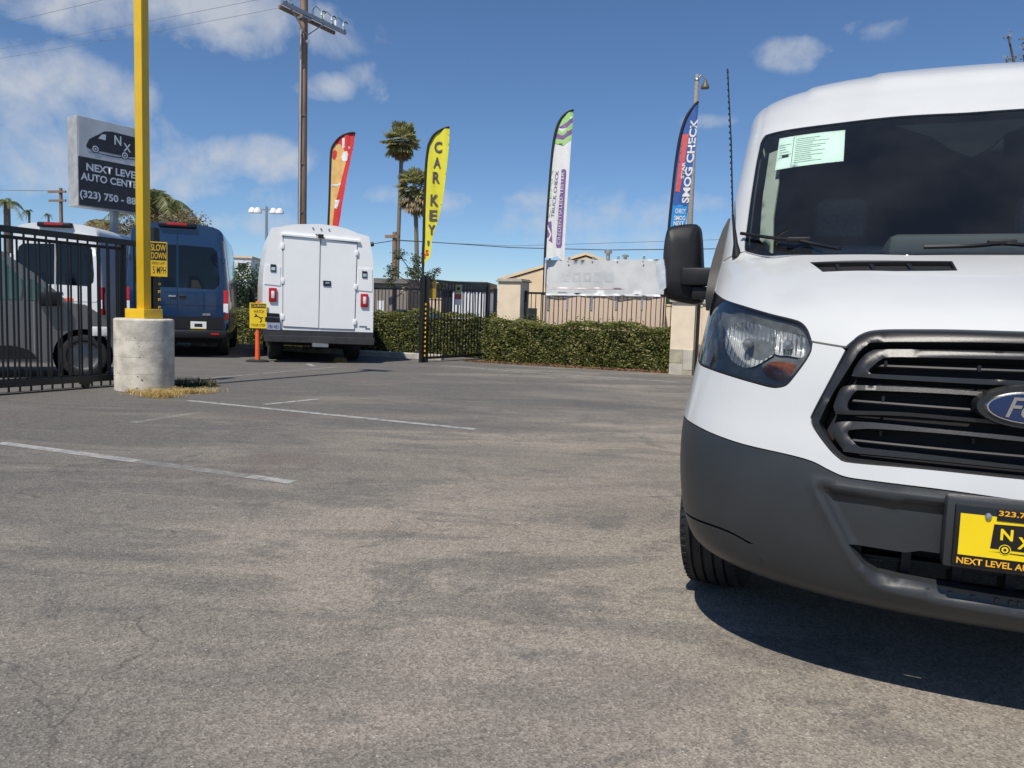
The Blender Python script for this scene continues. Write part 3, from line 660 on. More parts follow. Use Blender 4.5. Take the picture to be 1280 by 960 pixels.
for sgn in (1, -1):
    mx = sgn < 0
    sd_ = panel('flank', clean(side), side_fn, WHITEPAINT, van, step=.09, depth=.02, mirror_x=mx, flip=False)
    panel('side_window', WIN, lambda a, z: side_fn(a, z)-np.array([.008, 0, 0]), TINT, van, step=.2, depth=.004, mirror_x=mx)
    for k in range(2): panel('side_window', [(2.78+1.35*k, 1.38), (2.78+1.35*k, 1.95), (4.02+1.35*k, 1.95), (4.02+1.35*k, 1.38)], lambda a, z: side_fn(a, z)-np.array([.008, 0, 0]), TINT, van, step=.3, depth=.004, mirror_x=mx)
    sail = MB(); so = []
    for (u, v) in [(911.6, 273), (903, 287.7), (896, 306.6), (891, 322.7), (888, 335), (884, 356), (881.5, 372), (882.4, 388)]:
        d_ = 3.6
        for _ in range(8):
            P = V3(u, v, d_); d_ += ((1.22+max(0, P[2]-1.25)*.75)-P[1])*.9
        so.append(V3(u, v, d_))
    so = [np.array([min(p[0], -float(Wz(p[2]))-.004), p[1], p[2]]) for p in so]; k_ = len(so)
    sail.add([tuple(p) for p in so]+[(p[0], p[1]+.30, p[2]) for p in so]+[(p[0]+.06, p[1]+.30, p[2]) for p in so]+[(p[0]+.06, p[1], p[2]) for p in so],
             [(r*k_+i, r*k_+i+1, ((r+1) % 4)*k_+i+1, ((r+1) % 4)*k_+i) for r in range(4) for i in range(k_-1)]+[(0, k_, 2*k_, 3*k_), (k_-1, 2*k_-1, 3*k_-1, 4*k_-1)])
    if mx: sail.v = [(-x, y, z) for x, y, z in sail.v]
    sail.obj('door_sail', DARKPL, van, True, 40)
    panel('side_skirt', [(AX+AR+.02, .30), (AX+AR+.02, .46), (4.72-AR-.02, .46), (4.72-AR-.02, .30)], lambda a, z: side_fn(a, z)-np.array([.012, 0, 0]), DARKPL, van, step=.2, depth=.03, mirror_x=mx)
MB().box(-.93, .93, .75, REAR-.02, .30, .36).obj('floor_light_block', BLACKHOLE, van)  # dark underbody box added so no light leaks under the body
MB().prism([(-.96, .4), (.96, .4), (.96, 1.4), (.93, 2.1), (.8, 2.34), (.4, 2.42), (-.4, 2.42), (-.8, 2.34), (-.93, 2.1), (-.96, 1.4)], REAR-.02, REAR).obj('rear_doors', WHITEPAINT, van)
# wide roof behind the part seen
rf = []
edge = vsurf(np.linspace(-TS, TS, 60), np.full(60, PL-.002)); N0 = len(edge)
me_v = [(x, y, z) for x, y, z in edge]+[(x, REAR, z) for x, y, z in edge]
MB().add(me_v, [(k, k+1, k+1+N0, k+N0) for k in range(N0-1)]).obj('roof_rear', WHITEPAINT, van, True)
MB().add([(x, y, z-.02) for x, y, z in me_v], [(k, k+1, k+1+N0, k+N0) for k in range(N0-1)]).obj('headliner', mat('headliner_cloth', (.30, .30, .29), rough=.9), van, True)
# wheels
def wheel(parent, x, y, r, w, name='wheel', steer=0.0, side=1, tread=True):
    e = bpy.data.objects.new(name, None); COL.objects.link(e); e.parent = parent; e.location = (x, y, r); e.rotation_euler = (0, 0, steer)
    mb = MB(); h = w/2; pr = [(r*.64, -h*.80), (r*.72, -h*.98), (r*.88, -h), (r*.955, -h*.93), (r*.985, -h*.80)]
    if tread:
        for g in (-.52, -.18, .18, .52):
            pr += [(r, h*(g-.05)), (r-.011, h*(g-.045)), (r-.011, h*(g+.045)), (r, h*(g+.05))]
    else: pr += [(r, -h*.6), (r, h*.6)]
    pr += [(r*.985, h*.80), (r*.955, h*.93), (r*.88, h), (r*.72, h*.98), (r*.64, h*.80)]
    mb.lathe(pr, 56, (0, 0, 0), 'x'); mb.obj('tyre', RUBBER, e, True, 30)
    if tread:
        sb = MB()
        for k in range(64):
            a = 2*math.pi*k/64
            for s_ in (-.88, .70):
                M = Matrix.Rotation(a, 4, 'X'); t = MB().box(h*s_, h*(s_+.17), -.0045, .0045, r*.972, r*.998)
                t.xf(M); sb.add(t.v, t.f)
        sb.obj('shoulder_tread', RUBBER, e)['kind'] = 'stuff'
    rim = MB(); rim.lathe([(r*.64, -h*.8), (r*.60, -h*.55), (r*.58, 0), (r*.30, h*.25*0), (r*.16, -h*.1), (0, -h*.1)], 40, (0, 0, 0), 'x')
    rim.lathe([(r*.64, h*.8), (r*.60, h*.55), (r*.58, 0)], 40, (0, 0, 0), 'x'); rim.obj('rim', mat('steel_wheel', (.30, .31, .32), rough=.4, metal=.7, var=.1), e, True)
    return e
for sx in (-1, 1): wheel(van, sx*.855, AX, .352, .235, steer=math.radians(-5))
for sx in (-1, 1): wheel(van, sx*.855, 4.72, .352, .235)
for sx in (-1, 1):
    ww = MB(); an = np.linspace(-.15, math.pi+.15, 20); xo, xi = sx*.93, sx*.62
    ww.add([(xo, AX+.41*math.cos(t), .37+.41*math.sin(t)) for t in an]+[(xi, AX+.41*math.cos(t), .37+.41*math.sin(t)) for t in an], [(k, k+1, k+21, k+20) for k in range(19)]+[tuple(range(20, 40))])
    ww.obj('wheel_well', BLACKHOLE, van, True)
# mirrors
def vmirror(sgn):
    mo = bpy.data.objects.new('door_mirror', None); COL.objects.link(mo); mo.parent = van
    d = 3.62
    def L(u, v, dd=d):
        P = at_depth(u, v, dd)-VO; return np.array([P@lv*sgn, P@bv, P[2]])
    out = [(835, 284), (846, 280.5), (864, 279), (872, 282), (874.5, 300), (876, 330), (877, 352), (876, 374), (868, 380), (848, 377.5), (832, 372), (829, 362), (828, 330), (828.5, 312), (831, 294)]
    cp = np.array(catmull(out, 4, True)); c = cp.mean(0); mb = MB(); n = len(cp)
    rings = [(0.0, .0), (.55, -.002), (.85, .012), (.97, .035), (1.0, .06), (1.0, .15), (.93, .165)]
    vs = []
    for k, dy in rings[1:]:
        for p in cp:
            q = c+(p-c)*k; P = L(*q); vs.append((P[0], P[1]+dy-.03, P[2]))
    m_ = len(rings)-1
    fs = [tuple(range(n))]+[(i*n+j, i*n+(j+1) % n, (i+1)*n+(j+1) % n, (i+1)*n+j) for i in range(m_-1) for j in range(n)]+[tuple(reversed(range((m_-1)*n, m_*n)))]
    mb.add(vs, fs); mb.obj('mirror_housing', DARKPL, mo, True, 50)
    A = L(853, 345); B = L(885, 345); arm = MB(); arm.box(min(A[0], B[0]), max(A[0], B[0])+(.05 if sgn > 0 else 0), A[1]-.055, A[1]+.05, L(853, 357)[2], L(853, 335)[2], bev=.012); arm.obj('mirror_arm', DARKPL, mo, True)
    A = L(866, 365); B = L(887, 365); arm = MB(); arm.box(min(A[0], B[0]), max(A[0], B[0]), A[1]-.045, A[1]+.06, L(866, 374)[2], L(866, 358.5)[2], bev=.01); arm.obj('mirror_arm', DARKPL, mo, True)
    lens = [(823, 331), (826, 326), (832, 325), (834, 338), (835, 360), (831, 364), (827, 362), (825, 354), (822.5, 350)]
    mb = MB(); P = [L(*q) for q in lens]; mb.add([(p[0], p[1]-.05, p[2]) for p in P]+[(p[0], p[1]+.03, p[2]) for p in P], [tuple(range(len(P))), tuple(reversed(range(len(P), 2*len(P))))]+[(i, (i+1) % len(P), (i+1) % len(P)+len(P), i+len(P)) for i in range(len(P))])
    mb.obj('signal_lens', mat('clear_signal_plastic', (.50, .53, .56), rough=.10, var=.15, vscale=25, coat=.8), mo, True, 30)
    g = MB(); q = [c+(p-c)*.9 for p in cp]; P = [L(*x) for x in q]; g.add([(p[0], p[1]+.137, p[2]) for p in P], [tuple(reversed(range(n)))]); g.obj('mirror_glass', CHROME, mo)
for sgn in (1, -1): vmirror(sgn)
# antenna
a, b_ = vpick(921, 319); A = _offs(np.array([a]), np.array([b_]), 0)[0]; dA = float((v2w(A)-cC)@cF)
tip = V3(909.5, 86, dA); midp = V3(916, 268, dA)
ant = MB().tube([A-(midp-A)*.05, A+(midp-A)*.04, A+(midp-A)*.28, A+(midp-A)*.7, midp], [.021, .019, .010, .0065, .005], 12).obj('antenna', DARKPL, van, True, 60)
MB().tube([midp, (midp+tip)/2+np.array([.004, 0, 0]), tip], [.0036, .0030, .0026], 8).obj('antenna_whip', DARKPL, ant, True)
for k in range(24):
    p = midp+(tip-midp)*(k+.5)/24; d_ = (tip-midp)/np.linalg.norm(tip-midp)*.004; MB().tube([p-d_, p+d_], .0043, 7).obj('whip_coil', DARKPL, ant)
# wipers
for sgn, pts in ((1, z1([(308, 655), (400, 672), (500, 685), (560, 700), (640, 719)])), (1, z1([(930, 714), (1100, 710), (1200, 702), (1290, 708)]))):
    P = [_offs(np.array([vpick(*q)[0]]), np.array([vpick(*q)[1]]), .022)[0] for q in pts]
    w_ = MB().tube(catmull(P, 3), .008, 6).obj('wiper', DARKPL, van, True)
    c = P[2]; MB().box(c[0]-.045, c[0]+.045, c[1]-.012, c[1]+.012, c[2]-.006, c[2]+.014, bev=.005).obj('wiper_joint', DARKPL, w_, True)
# licence plate
PLY = mat('plate_yellow', (.85, .62, .005), rough=.35, var=.02, coat=.4); PLB = mat('plate_black', (.010, .010, .011), rough=.3, var=.1); PLT = mat('plate_orange_print', (.80, .42, .03), rough=.4, var=.03)
pd = float((v2w(vsurf(np.array([vpick(1240, 668)[0]]), np.array([vpick(1240, 668)[1]])))[0]-cC)@cF)-.012
pc = V3(1193, 668, pd); yb = pc[1]; sc = .163/ (V3(1193, 628, pd)[2]-V3(1190, 707, pd)[2])
x0 = V3(1192, 668, pd)[0]; zt = V3(1197, 629, pd)[2]; zb = V3(1190, 707, pd)[2]; pw = .315*(zt-zb)/.165; x1 = x0+pw
plate = MB().box(x0, x1, yb, yb+.016, zb, zt, bev=.006).obj('licence_plate', PLB, van, True)
MB().box(x0-.02, x1+.02, yb+.014, yb+.06, zb-.012, zt+.018, bev=.012).obj('plate_bracket', GREYBUMP, van, True)
zh = zt-zb
MB().box(x0+pw*.040, x1-pw*.040, yb-.0015, yb, zb+zh*.19, zt-zh*.14).obj('plate_face', PLY, plate)
MB().box(x0+pw*.30, x1-pw*.26, yb-.004, yb-.0015, zt-zh*.20, zt-zh*.02, bev=.001).obj('frame_tab', PLB, plate)
text_obj('lettering', '323.750.888', PLT, plate, x0+pw*.31, x1-pw*.27, zt-zh*.115, zt-zh*.03, yb-.0055, bold=.02)
text_obj('lettering', 'NEXT LEVEL AUTO CENTER', PLT, plate, x0+pw*.035, x1-pw*.035, zb+zh*.045, zb+zh*.15, yb-.002, bold=.02)
vanlogo = [(.27, .35), (.285, .74), (.60, .76), (.66, .70), (.74, .52), (.78, .46), (.775, .34)]
MB().prism([(x0+pw*a, zb+zh*c) for a, c in vanlogo], yb-.0026, yb-.0018).obj('logo_van', PLB, plate)
for cx in (.375, .685):
    for r, mt, dy in ((.052, PLY, .0030), (.044, PLB, .0034), (.030, PLY, .0038), (.014, PLB, .0042)):
        MB().add([(x0+pw*cx+zh*r*1.6*math.cos(t), yb-dy, zb+zh*.35+zh*r*1.6*math.sin(t)) for t in np.linspace(0, 2*math.pi, 20, endpoint=False)], [tuple(range(20))]).obj('logo_wheel', mt, plate)
text_obj('lettering', 'N', PLY, plate, x0+pw*.335, x0+pw*.425, zb+zh*.50, zb+zh*.68, yb-.0032, bold=.03)
text_obj('lettering', 'X', PLY, plate, x0+pw*.46, x0+pw*.56, zb+zh*.39, zb+zh*.58, yb-.0032, bold=.03)
MB().add([(x0+pw*.25, yb-.0025, zb+zh*.30), (x0+pw*.80, yb-.0025, zb+zh*.27), (x0+pw*.80, yb-.0025, zb+zh*.28), (x0+pw*.6, yb-.0025, zb+zh*.305)], [(0, 1, 2, 3)]).obj('logo_ground', PLB, plate)
for q in (.24, .76): MB().lathe([(0, -.008), (.007, -.007), (.009, -.001)], 14, (x0+pw*q, yb, zt-zh*.15), 'y').obj('plate_screw', STEEL, plate, True)
# cabin
TRIM = mat('beige_trim', (.42, .42, .36), rough=.7, var=.05); DASH = mat('dash_grey', (.13, .135, .14), rough=.65, var=.1, bump=.1, bscale=300); SEATC = mat('seat_cloth', (.15, .155, .165), rough=.9, var=.15, vscale=60)
cab = MB(); dashp = [(.90, 1.30), (1.0, 1.37), (1.25, 1.40), (1.42, 1.36), (1.45, 1.15), (1.40, .80)]
dw = [.42, .60, .78, .84, .86, .86]
cab.add([(-w, y, z) for w, (y, z) in zip(dw, dashp)]+[(w, y, z) for w, (y, z) in zip(dw, dashp)], [(i, i+1, i+1+6, i+6) for i in range(5)]); cab.obj('dashboard', DASH, van, True, 40)
MB().lathe([(.0, 0), (.10, .0), (.24, .03), (.27, .07), (.27, .10)], 24, (.42, 1.22, 1.375), 'z').xf(Matrix.Diagonal((1, 1, 1, 1))).obj('instrument_hood', DASH, van, True)
MB().box(-.30, .22, 1.08, 1.35, 1.36, 1.475, bev=.035).obj('dash_binnacle', mat('binnacle_grey', (.085, .09, .095), rough=.7), van, True)
sw = MB(); sw.tube([(.42+.19*math.cos(t), 1.56+.07*math.sin(t), 1.27+.18*math.sin(t)) for t in np.linspace(0, 2*math.pi, 28)], .016, 8, False); sw.obj('steering_wheel', DASH, van, True)
for sx in (-.46, .44):
    st = MB().box(sx-.25, sx+.25, 1.95, 2.10, .85, 1.52, bev=.07).obj('seat', SEATC, van, True)
    MB().box(sx-.13, sx+.13, 1.98, 2.08, 1.55, 1.76, bev=.05).obj('headrest', SEATC, st, True)
    MB().box(sx-.25, sx+.25, 1.55, 2.05, .72, .90, bev=.06).obj('seat_cushion', SEATC, st, True)
pm = mat('sky_block_dark', (.05, .053, .057), rough=.8)
MB().prism([(-.945, .4), (.945, .4), (.955, 1.4), (.93, 2.0), (.935, 2.25), (.80, 2.36), (.4, 2.415), (-.4, 2.415), (-.80, 2.36), (-.935, 2.25), (-.93, 2.0), (-.955, 1.4)], 3.15, 3.17).obj('sky_block_panel', pm, van)  # added dark panel that blocks the sky showing through the rear
for sgn in (1, -1):
    P = [vpick(*q) for q in z1([(375, 340), (420, 322), (412, 440), (392, 560), (388, 690), (338, 640), (352, 480)])]
    panel('pillar_trim', P, off(-.05), TRIM, van, step=.05, depth=.01, mirror_x=sgn < 0)
mz = V3(1203, 180, 3.35)
MB().box(mz[0]-.03, mz[0]+.16, mz[1], mz[1]+.04, mz[2]-.06, mz[2]+.02, bev=.015).obj('rear_view_mirror', DARKPL, van, True)
sh = [vpick(*q) for q in z1([(690, 262), (800, 244), (1060, 228)])]
vz = [vpick(*q) for q in z1([(830, 262), (1060, 250), (1075, 372), (1030, 345), (960, 300)])]
vz = sym([(0, vz[1][1])]+[vz[0], vz[4], vz[3]]+[(0, vz[2][1])])
panel('sensor_shroud', vz, off(-.012), mat('shroud_black', (.006, .007, .009), rough=.3), van, step=.06, depth=.01)
PAPER = mat('window_paper', (.74, .82, .76), rough=.7, var=.03)
pp = [vpick(*q) for q in z1([(427, 310), (658, 279), (652, 387), (411, 420)])]
pap = panel('window_sticker', pp, off(-.009), PAPER, van, step=.04, depth=.001)
INK = mat('paper_ink', (.16, .24, .22), rough=.8)
def quad_in(a0, b0, a1, b1):
    q = np.array(pp); f_ = lambda a, b: tuple(q[0]*(1-a)*(1-b)+q[1]*a*(1-b)+q[2]*a*b+q[3]*(1-a)*b); return [f_(a0, b0), f_(a1, b0), f_(a1, b1), f_(a0, b1)]
for k in range(13):
    y = .12+.062*k; panel('print_line', quad_in(.32, y, .55+.4*random.random(), y+.014), off(-.0078), INK, pap, step=.1, depth=0)
for k in range(6):
    y = .25+.08*k; panel('print_line', quad_in(.04, y, .14+.12*random.random(), y+.015), off(-.0078), INK, pap, step=.1, depth=0)
panel('print_block', quad_in(.10, .58, .22, .67), off(-.0076), PLB, pap, step=.1, depth=0)
panel('print_rule', quad_in(.275, .03, .285, .97), off(-.0076), INK, pap, step=.1, depth=0)

# ------------------------------------------------------------------ yard: light pole on its concrete foot
def zz(L, x0, y0, k): return [(x0+x/k, y0+y/k) for x, y in L]
CONC = mat('cast_concrete', (.56, .52, .445), rough=.9, var=.22, vscale=7, bump=.35, bscale=40, detail=9)
YELL = mat('yellow_enamel', (.72, .45, .012), rough=.42, var=.05, vscale=4, coat=.2)
gf = gnd(181, 490); dirb = gf[:2]/np.linalg.norm(gf[:2]); BR = .36
bc = gf[:2]+dirb*BR
lp = thing('light_pole', 'square yellow light pole bolted on a round concrete foot beside the sliding gate', 'light pole', (bc[0], bc[1], 0))
bh = .925
mb = MB(); mb.lathe([(BR*.99, -.05), (BR, .2), (BR, .214), (BR-.003, .216), (BR-.003, .219), (BR, .221), (BR, .429), (BR-.003, .431), (BR-.003, .434), (BR, .436), (BR, .644), (BR-.003, .646), (BR-.003, .649), (BR, .651), (BR, bh-.025), (BR-.008, bh-.006), (BR-.03, bh), (0, bh)], 64)
foot = mb.obj('concrete_foot', CONC, lp, True, 20)
for k in range(16):
    a = random.uniform(-2.8, -.2); z = random.uniform(.1, .85); r = random.choice((.006, .008, .013))
    MB().lathe([(0, 0), (r, 0)], 8, (BR*.999*math.cos(a), BR*.999*math.sin(a)-.002, z), 'y').obj('air_hole', mat('pit_dark', (.12, .11, .10), rough=1), foot)
pa = math.radians(-19.4)
Rm = Matrix.Rotation(pa, 4, 'Z')
MB().box(-.158, .158, -.158, .158, bh, bh+.125, bev=.006).xf(Rm).obj('base_cover', YELL, lp, True, 30)
MB().box(-.061, .061, -.061, .061, bh+.12, 7.7, bev=.006).xf(Rm).obj('shaft', YELL, lp, True, 30)
MB().box(-.30, .30, -.14, .14, 7.7, 7.86, bev=.02).xf(Rm).obj('lamp_head', DARKPL, lp, True)
# dry grass round the foot
def blades(name, cx, cy, rx, ry, n, hmax, label, cat, m, flat=.6, pts=None):
    th = RNG.uniform(0, 2*np.pi, n); rr = np.sqrt(RNG.uniform(0, 1, n)); x = cx+rx*rr*np.cos(th); y = cy+ry*rr*np.sin(th)
    if pts is not None: x, y = pts[:, 0], pts[:, 1]
    h = hmax*RNG.uniform(.1, 1, n)**1.5; az = RNG.uniform(0, 2*np.pi, n); le = RNG.uniform(.2, 1, n)*flat*hmax*1.6; w = .0035
    dx, dy = np.cos(az), np.sin(az); V = np.zeros((n, 5, 3))
    V[:, 0] = np.stack([x-dy*w, y+dx*w, np.zeros(n)], -1); V[:, 1] = np.stack([x+dy*w, y-dx*w, np.zeros(n)], -1)
    V[:, 2] = np.stack([x+dx*le*.4+dy*w*.7, y+dy*le*.4-dx*w*.7, h*.7], -1); V[:, 3] = np.stack([x+dx*le*.4-dy*w*.7, y+dy*le*.4+dx*w*.7, h*.7], -1)
    V[:, 4] = np.stack([x+dx*le, y+dy*le, h*.8], -1)
    b = np.arange(n)[:, None]*5; Fq = np.concatenate([b+[0, 1, 2], b+[0, 2, 3], b+[3, 2, 4]])
    o = np_mesh(name, V.reshape(-1, 3), Fq, m); return tag(o, label, cat, None, 'stuff')
STRAW = leaf_mat('dry_straw', (.38, .26, .09), (.68, .54, .25)); WEED = leaf_mat('dusty_weed', (.05, .06, .02), (.14, .13, .05))
g1 = gnd(210, 494)
def clumps(F, n):
    out = []
    for _ in range(n):
        u = random.triangular(140, 265, 205); w = random.uniform(.03, .14); out.append((*gnd(u, 494+random.gauss(0, 2.2)-6*abs(u-205)/70)[:2], w))
    return out
_c = clumps(None, 46)
th = RNG.integers(0, len(_c), 3600); ca_ = np.array(_c)[th]; pts_ = ca_[:, :2]+RNG.normal(0, 1, (3600, 2))*ca_[:, 2:3]*np.array([.8, .5])
blades('dry_grass', 0, 0, 0, 0, 3600, .085, 'dry straw-coloured grass round the foot of the yellow light pole', 'grass', STRAW, 1.1, pts_)
g2 = gnd(232, 483); blades('weeds', g2[0], g2[1]+.1, .42, .25, 900, .16, 'dull green weeds in the shade behind the concrete foot', 'weeds', WEED, .5)
g3 = gnd(425, 453); blades('dry_tuft', g3[0], g3[1], .16, .12, 260, .16, 'small dry grass tuft under the rear of the utility truck', 'grass', STRAW, .7)

# ------------------------------------------------------------------ sliding gates
G0 = gnd(0, 494)[:2]; R0g = gnd(531, 453)[:2]; ga = math.atan2(R0g[1]-G0[1], R0g[0]-G0[0])
FG = Frame(G0[0], G0[1], ga)
def picket_row(parent, xs, z0, z1, y, w=.018, name='picket'):
    me = MB().box(-w/2, w/2, -w/2, w/2, 0, z1-z0).mesh(name)
    for x in xs:
        o = link_mesh(name, me, BLACKM, parent); o.location = (x, y, z0)
lg = FG.thing('sliding_gate', 'black iron picket sliding gate in front of the silver car', 'gate')
xe = FG.p(193, 330)[0]; ztop = FG.p(0, 281)[1]
MB().box(-2.6, xe, -.025, .025, ztop-.075, ztop).obj('top_rail', BLACKM, lg)
MB().box(-2.6, xe, -.03, .03, .085, .165).obj('bottom_rail', BLACKM, lg)
xs0 = FG.p(4.6, 480)[0]; picket_row(lg, [xs0+.137*k for k in range(-19, int((xe-xs0)/.137)+1)], .16, ztop-.07, 0)
MB().box(xe-.05, xe+.05, -.05, .05, .03, FG.p(195, 285)[1], bev=.004).obj('end_post', BLACKM, lg)
DOTY = mat('reflector_yellow', (.80, .50, .01), rough=.4)
def dots(parent, x, y, zs, r=.022):
    me = MB().box(-r, r, -.006, .006, -r*.85, r*.85, bev=.01).mesh('warning_dot')
    for z in zs:
        o = link_mesh('warning_dot', me, DOTY, parent); o.location = (x, y, z)
dots(lg, xe+.035, -.054, np.arange(.30, 1.62, .11))
for wx in (FG.p(107, 484)[0], -2.0):
    MB().lathe([(.0, -.02), (.045, -.02), (.055, -.012), (.04, 0), (.055, .012), (.045, .02), (0, .02)], 20, (wx, 0, .052), 'y').obj('gate_wheel', BLACKM, lg, True)
    MB().box(wx-.07, wx+.07, -.028, .028, .06, .10).obj('wheel_bracket', BLACKM, lg)
struct(MB().add([tuple(FG.w(x, y, z)) for x in (-3, xe+.6) for y, z in ((-.02, .001), (-.006, .014), (.006, .014), (.02, .001))], [(0, 1, 5, 4), (1, 2, 6, 5), (2, 3, 7, 6)]).obj('gate_track', mat('track_steel', (.06, .055, .05), rough=.7, var=.3)))
lf = FG.thing('iron_fence', 'fixed black picket fence panel right behind the sliding gate', 'fence')
MB().box(-2.6, xe-.32, .20, .235, ztop-.13, ztop-.09).obj('top_rail', BLACKM, lf); MB().box(-2.6, xe-.32, .20, .235, .12, .16).obj('bottom_rail', BLACKM, lf)
picket_row(lf, [xs0+.055+.137*k for k in range(-19, int((xe-.35-xs0)/.137)+1)], .0, ztop-.09, .2175)
for x in (xe-.35, xe-2.6): MB().box(x-.03, x+.03, .19, .25, 0, ztop-.05).obj('fence_post', BLACKM, lf)
SIGNY = mat('sign_yellow', (.72, .47, .02), rough=.5, var=.05); SIGNK = mat('sign_black', (.012, .012, .012), rough=.5, var=.1); SIGNW = mat('sign_white', (.72, .73, .74), rough=.5, var=.04)
FSl = Frame(*(FG.w(xe, 0, 0)[:2]-np.array([.02, .10])), math.radians(24))
sl = FSl.thing('speed_sign', 'yellow slow down speed limit 5 MPH sign fixed to the gate end post', 'sign')
xa, za = FSl.p(184, 345); xb, zb_ = FSl.p(209, 303)
xa = FSl.p(187, 345)[0]
def signboard(parent, xa, xb, za, zb, m, name='panel', y=0, t=.004): return MB().box(xa, xb, y, y+t, za, zb, bev=.0015).obj(name, m, parent)
b0 = signboard(sl, xa, xb, za, zb_, SIGNY); W_ = xb-xa; H_ = zb_-za
MB().box(xa+W_*.04, xb-W_*.04, -.001, 0, za+H_*.47, zb_-H_*.03).obj('black_field', SIGNK, sl)
text_obj('lettering', 'SLOW', SIGNY, sl, xa+W_*.08, xb-W_*.08, za+H_*.74, za+H_*.93, -.002, bold=.01)
text_obj('lettering', 'DOWN', SIGNY, sl, xa+W_*.10, xb-W_*.08, za+H_*.51, za+H_*.70, -.002, bold=.01)
text_obj('lettering', 'SPEED LIMIT', SIGNK, sl, xa+W_*.12, xb-W_*.10, za+H_*.35, za+H_*.42, -.001)
text_obj('lettering', '5 MPH', SIGNK, sl, xa+W_*.18, xb-W_*.08, za+H_*.08, za+H_*.29, -.001, bold=.005)
# right leaf
R1g = gnd(596, 449)[:2]; FR = Frame(R0g[0], R0g[1], math.atan2(R1g[1]-R0g[1], R1g[0]-R0g[0]))
rg = FR.thing('sliding_gate', 'black iron picket sliding gate leaf in front of the hedge with a dotted end post', 'gate')
zt2 = FR.p(534, 345)[1]; x2 = FR.p(609, 400)[0]
MB().box(-.06, .05, -.055, .055, 0, zt2, bev=.004).obj('end_post', BLACKM, rg)
MB().box(-.17, -.09, -.03, .05, 0, zt2-.03, bev=.004).obj('guide_post', BLACKM, rg)
MB().box(0, x2, -.025, .025, zt2-.12, zt2-.06).obj('top_rail', BLACKM, rg); MB().box(0, x2, -.025, .025, .075, .125).obj('bottom_rail', BLACKM, rg)
picket_row(rg, [.08+.135*k for k in range(int(x2/.135))], .12, zt2-.08, 0)
MB().box(x2-.05, x2+.03, -.04, .04, 0, zt2-.03).obj('tail_post', BLACKM, rg)
dm = MB().box(-.006, .006, -.026, .026, -.024, .024, bev=.01).mesh('warning_dot')
for z in np.arange(.16, 1.35, .105):
    o = link_mesh('warning_dot', dm, DOTY, rg); o.location = (-.064, -.03, z)
FS2 = Frame(*(FR.w(.18, -.05, 0)[:2]), math.radians(10))
def board_sign(F, px, label, m, y=0):
    (x0_, z0_), (x1_, z1_) = F.p(px[0], px[3]), F.p(px[2], px[1])
    t = F.thing('gate_sign', label, 'sign'); signboard(t, x0_, x1_, z0_, z1_, m); return t, x0_, x1_, z0_, z1_
OCH = mat('ochre_sign', (.40, .25, .02), rough=.5)
t, a0, a1, c0, c1 = board_sign(FS2, (537, 349.5, 545.5, 373), 'dark ochre notice on the gate leaf beside the dotted end post', OCH)
MB().box(a0+.01, a1-.01, -.001, 0, c0+(c1-c0)*.53, c1-.01).obj('dark_field', mat('brown_field', (.10, .07, .02), rough=.6), t)
FS3 = Frame(*(FR.w(FR.p(573, 370)[0], -.05, 0)[:2]), math.radians(10))
t, a0, a1, c0, c1 = board_sign(FS3, (568.5, 356, 577.5, 381), 'white notice with green top and red band on the gate pickets', SIGNW)
h_ = c1-c0
MB().box(a0+.005, a1-.005, -.001, 0, c0+h_*.57, c1-.005).obj('green_field', mat('pale_green', (.34, .40, .18), rough=.6), t)
MB().lathe([(0, 0), (.045, 0)], 14, ((a0+a1)/2, -.0025, c0+h_*.80), 'y').obj('pictogram', SIGNK, t)
MB().box(a0+.005, a1-.005, -.001, 0, c0+h_*.28, c0+h_*.54).obj('red_field', mat('faded_red', (.42, .08, .07), rough=.6), t)

# ------------------------------------------------------------------ caution delineator
gd = gnd(322, 452); FD = Frame(gd[0], gd[1], math.radians(8))
dl = FD.thing('delineator_post', 'orange post with yellow caution watch your step sign behind the utility truck', 'delineator')
ORG = mat('orange_plastic', (.85, .13, .035), rough=.45, var=.08, vscale=6)
MB().lathe([(0, 0), (.235, 0), (.235, .02), (.20, .035), (.06, .045)], 24).obj('rubber_base', RUBBER, dl, True, 40)
MB().lathe([(.052, .03), (.047, .6), (.045, FD.p(322, 380)[1]), (.035, FD.p(322, 377)[1]), (0, FD.p(322, 376)[1])], 20).obj('tube', ORG, dl, True, 40)
(xa, za), (xb, zb_) = FD.p(312, 410, -.06), FD.p(333.5, 379, -.06); W_ = xb-xa; H_ = zb_-za
CY = mat('caution_yellow', (.80, .56, .02), rough=.45, var=.03)
sg = MB().box(xa, xb, -.066, -.058, za, zb_, bev=.002).obj('sign_panel', CY, dl)
MB().box(xa+W_*.08, xb-W_*.06, -.068, -.066, zb_-H_*.20, zb_-H_*.03).obj('black_field', SIGNK, sg)
text_obj('lettering', 'CAUTION', CY, sg, xa+W_*.12, xb-W_*.10, zb_-H_*.17, zb_-H_*.06, -.070, bold=.01)
text_obj('lettering', 'WATCH', SIGNK, sg, xa+W_*.24, xb-W_*.16, zb_-H_*.40, zb_-H_*.28, -.068, bold=.01)
text_obj('lettering', 'YOUR STEP', SIGNK, sg, xa+W_*.08, xb-W_*.08, za+H_*.07, za+H_*.17, -.068, bold=.01)
P_ = lambda a, b: (xa+W_*a, -.069, za+H_*b)
for pts in ([P_(.40, .50), P_(.62, .42)], [P_(.40, .50), P_(.28, .46)], [P_(.45, .48), P_(.36, .56)], [P_(.62, .42), P_(.70, .32), P_(.62, .25)], [P_(.62, .42), P_(.78, .44)]):
    MB().tube(pts, .009, 5).obj('falling_figure', SIGNK, sg)
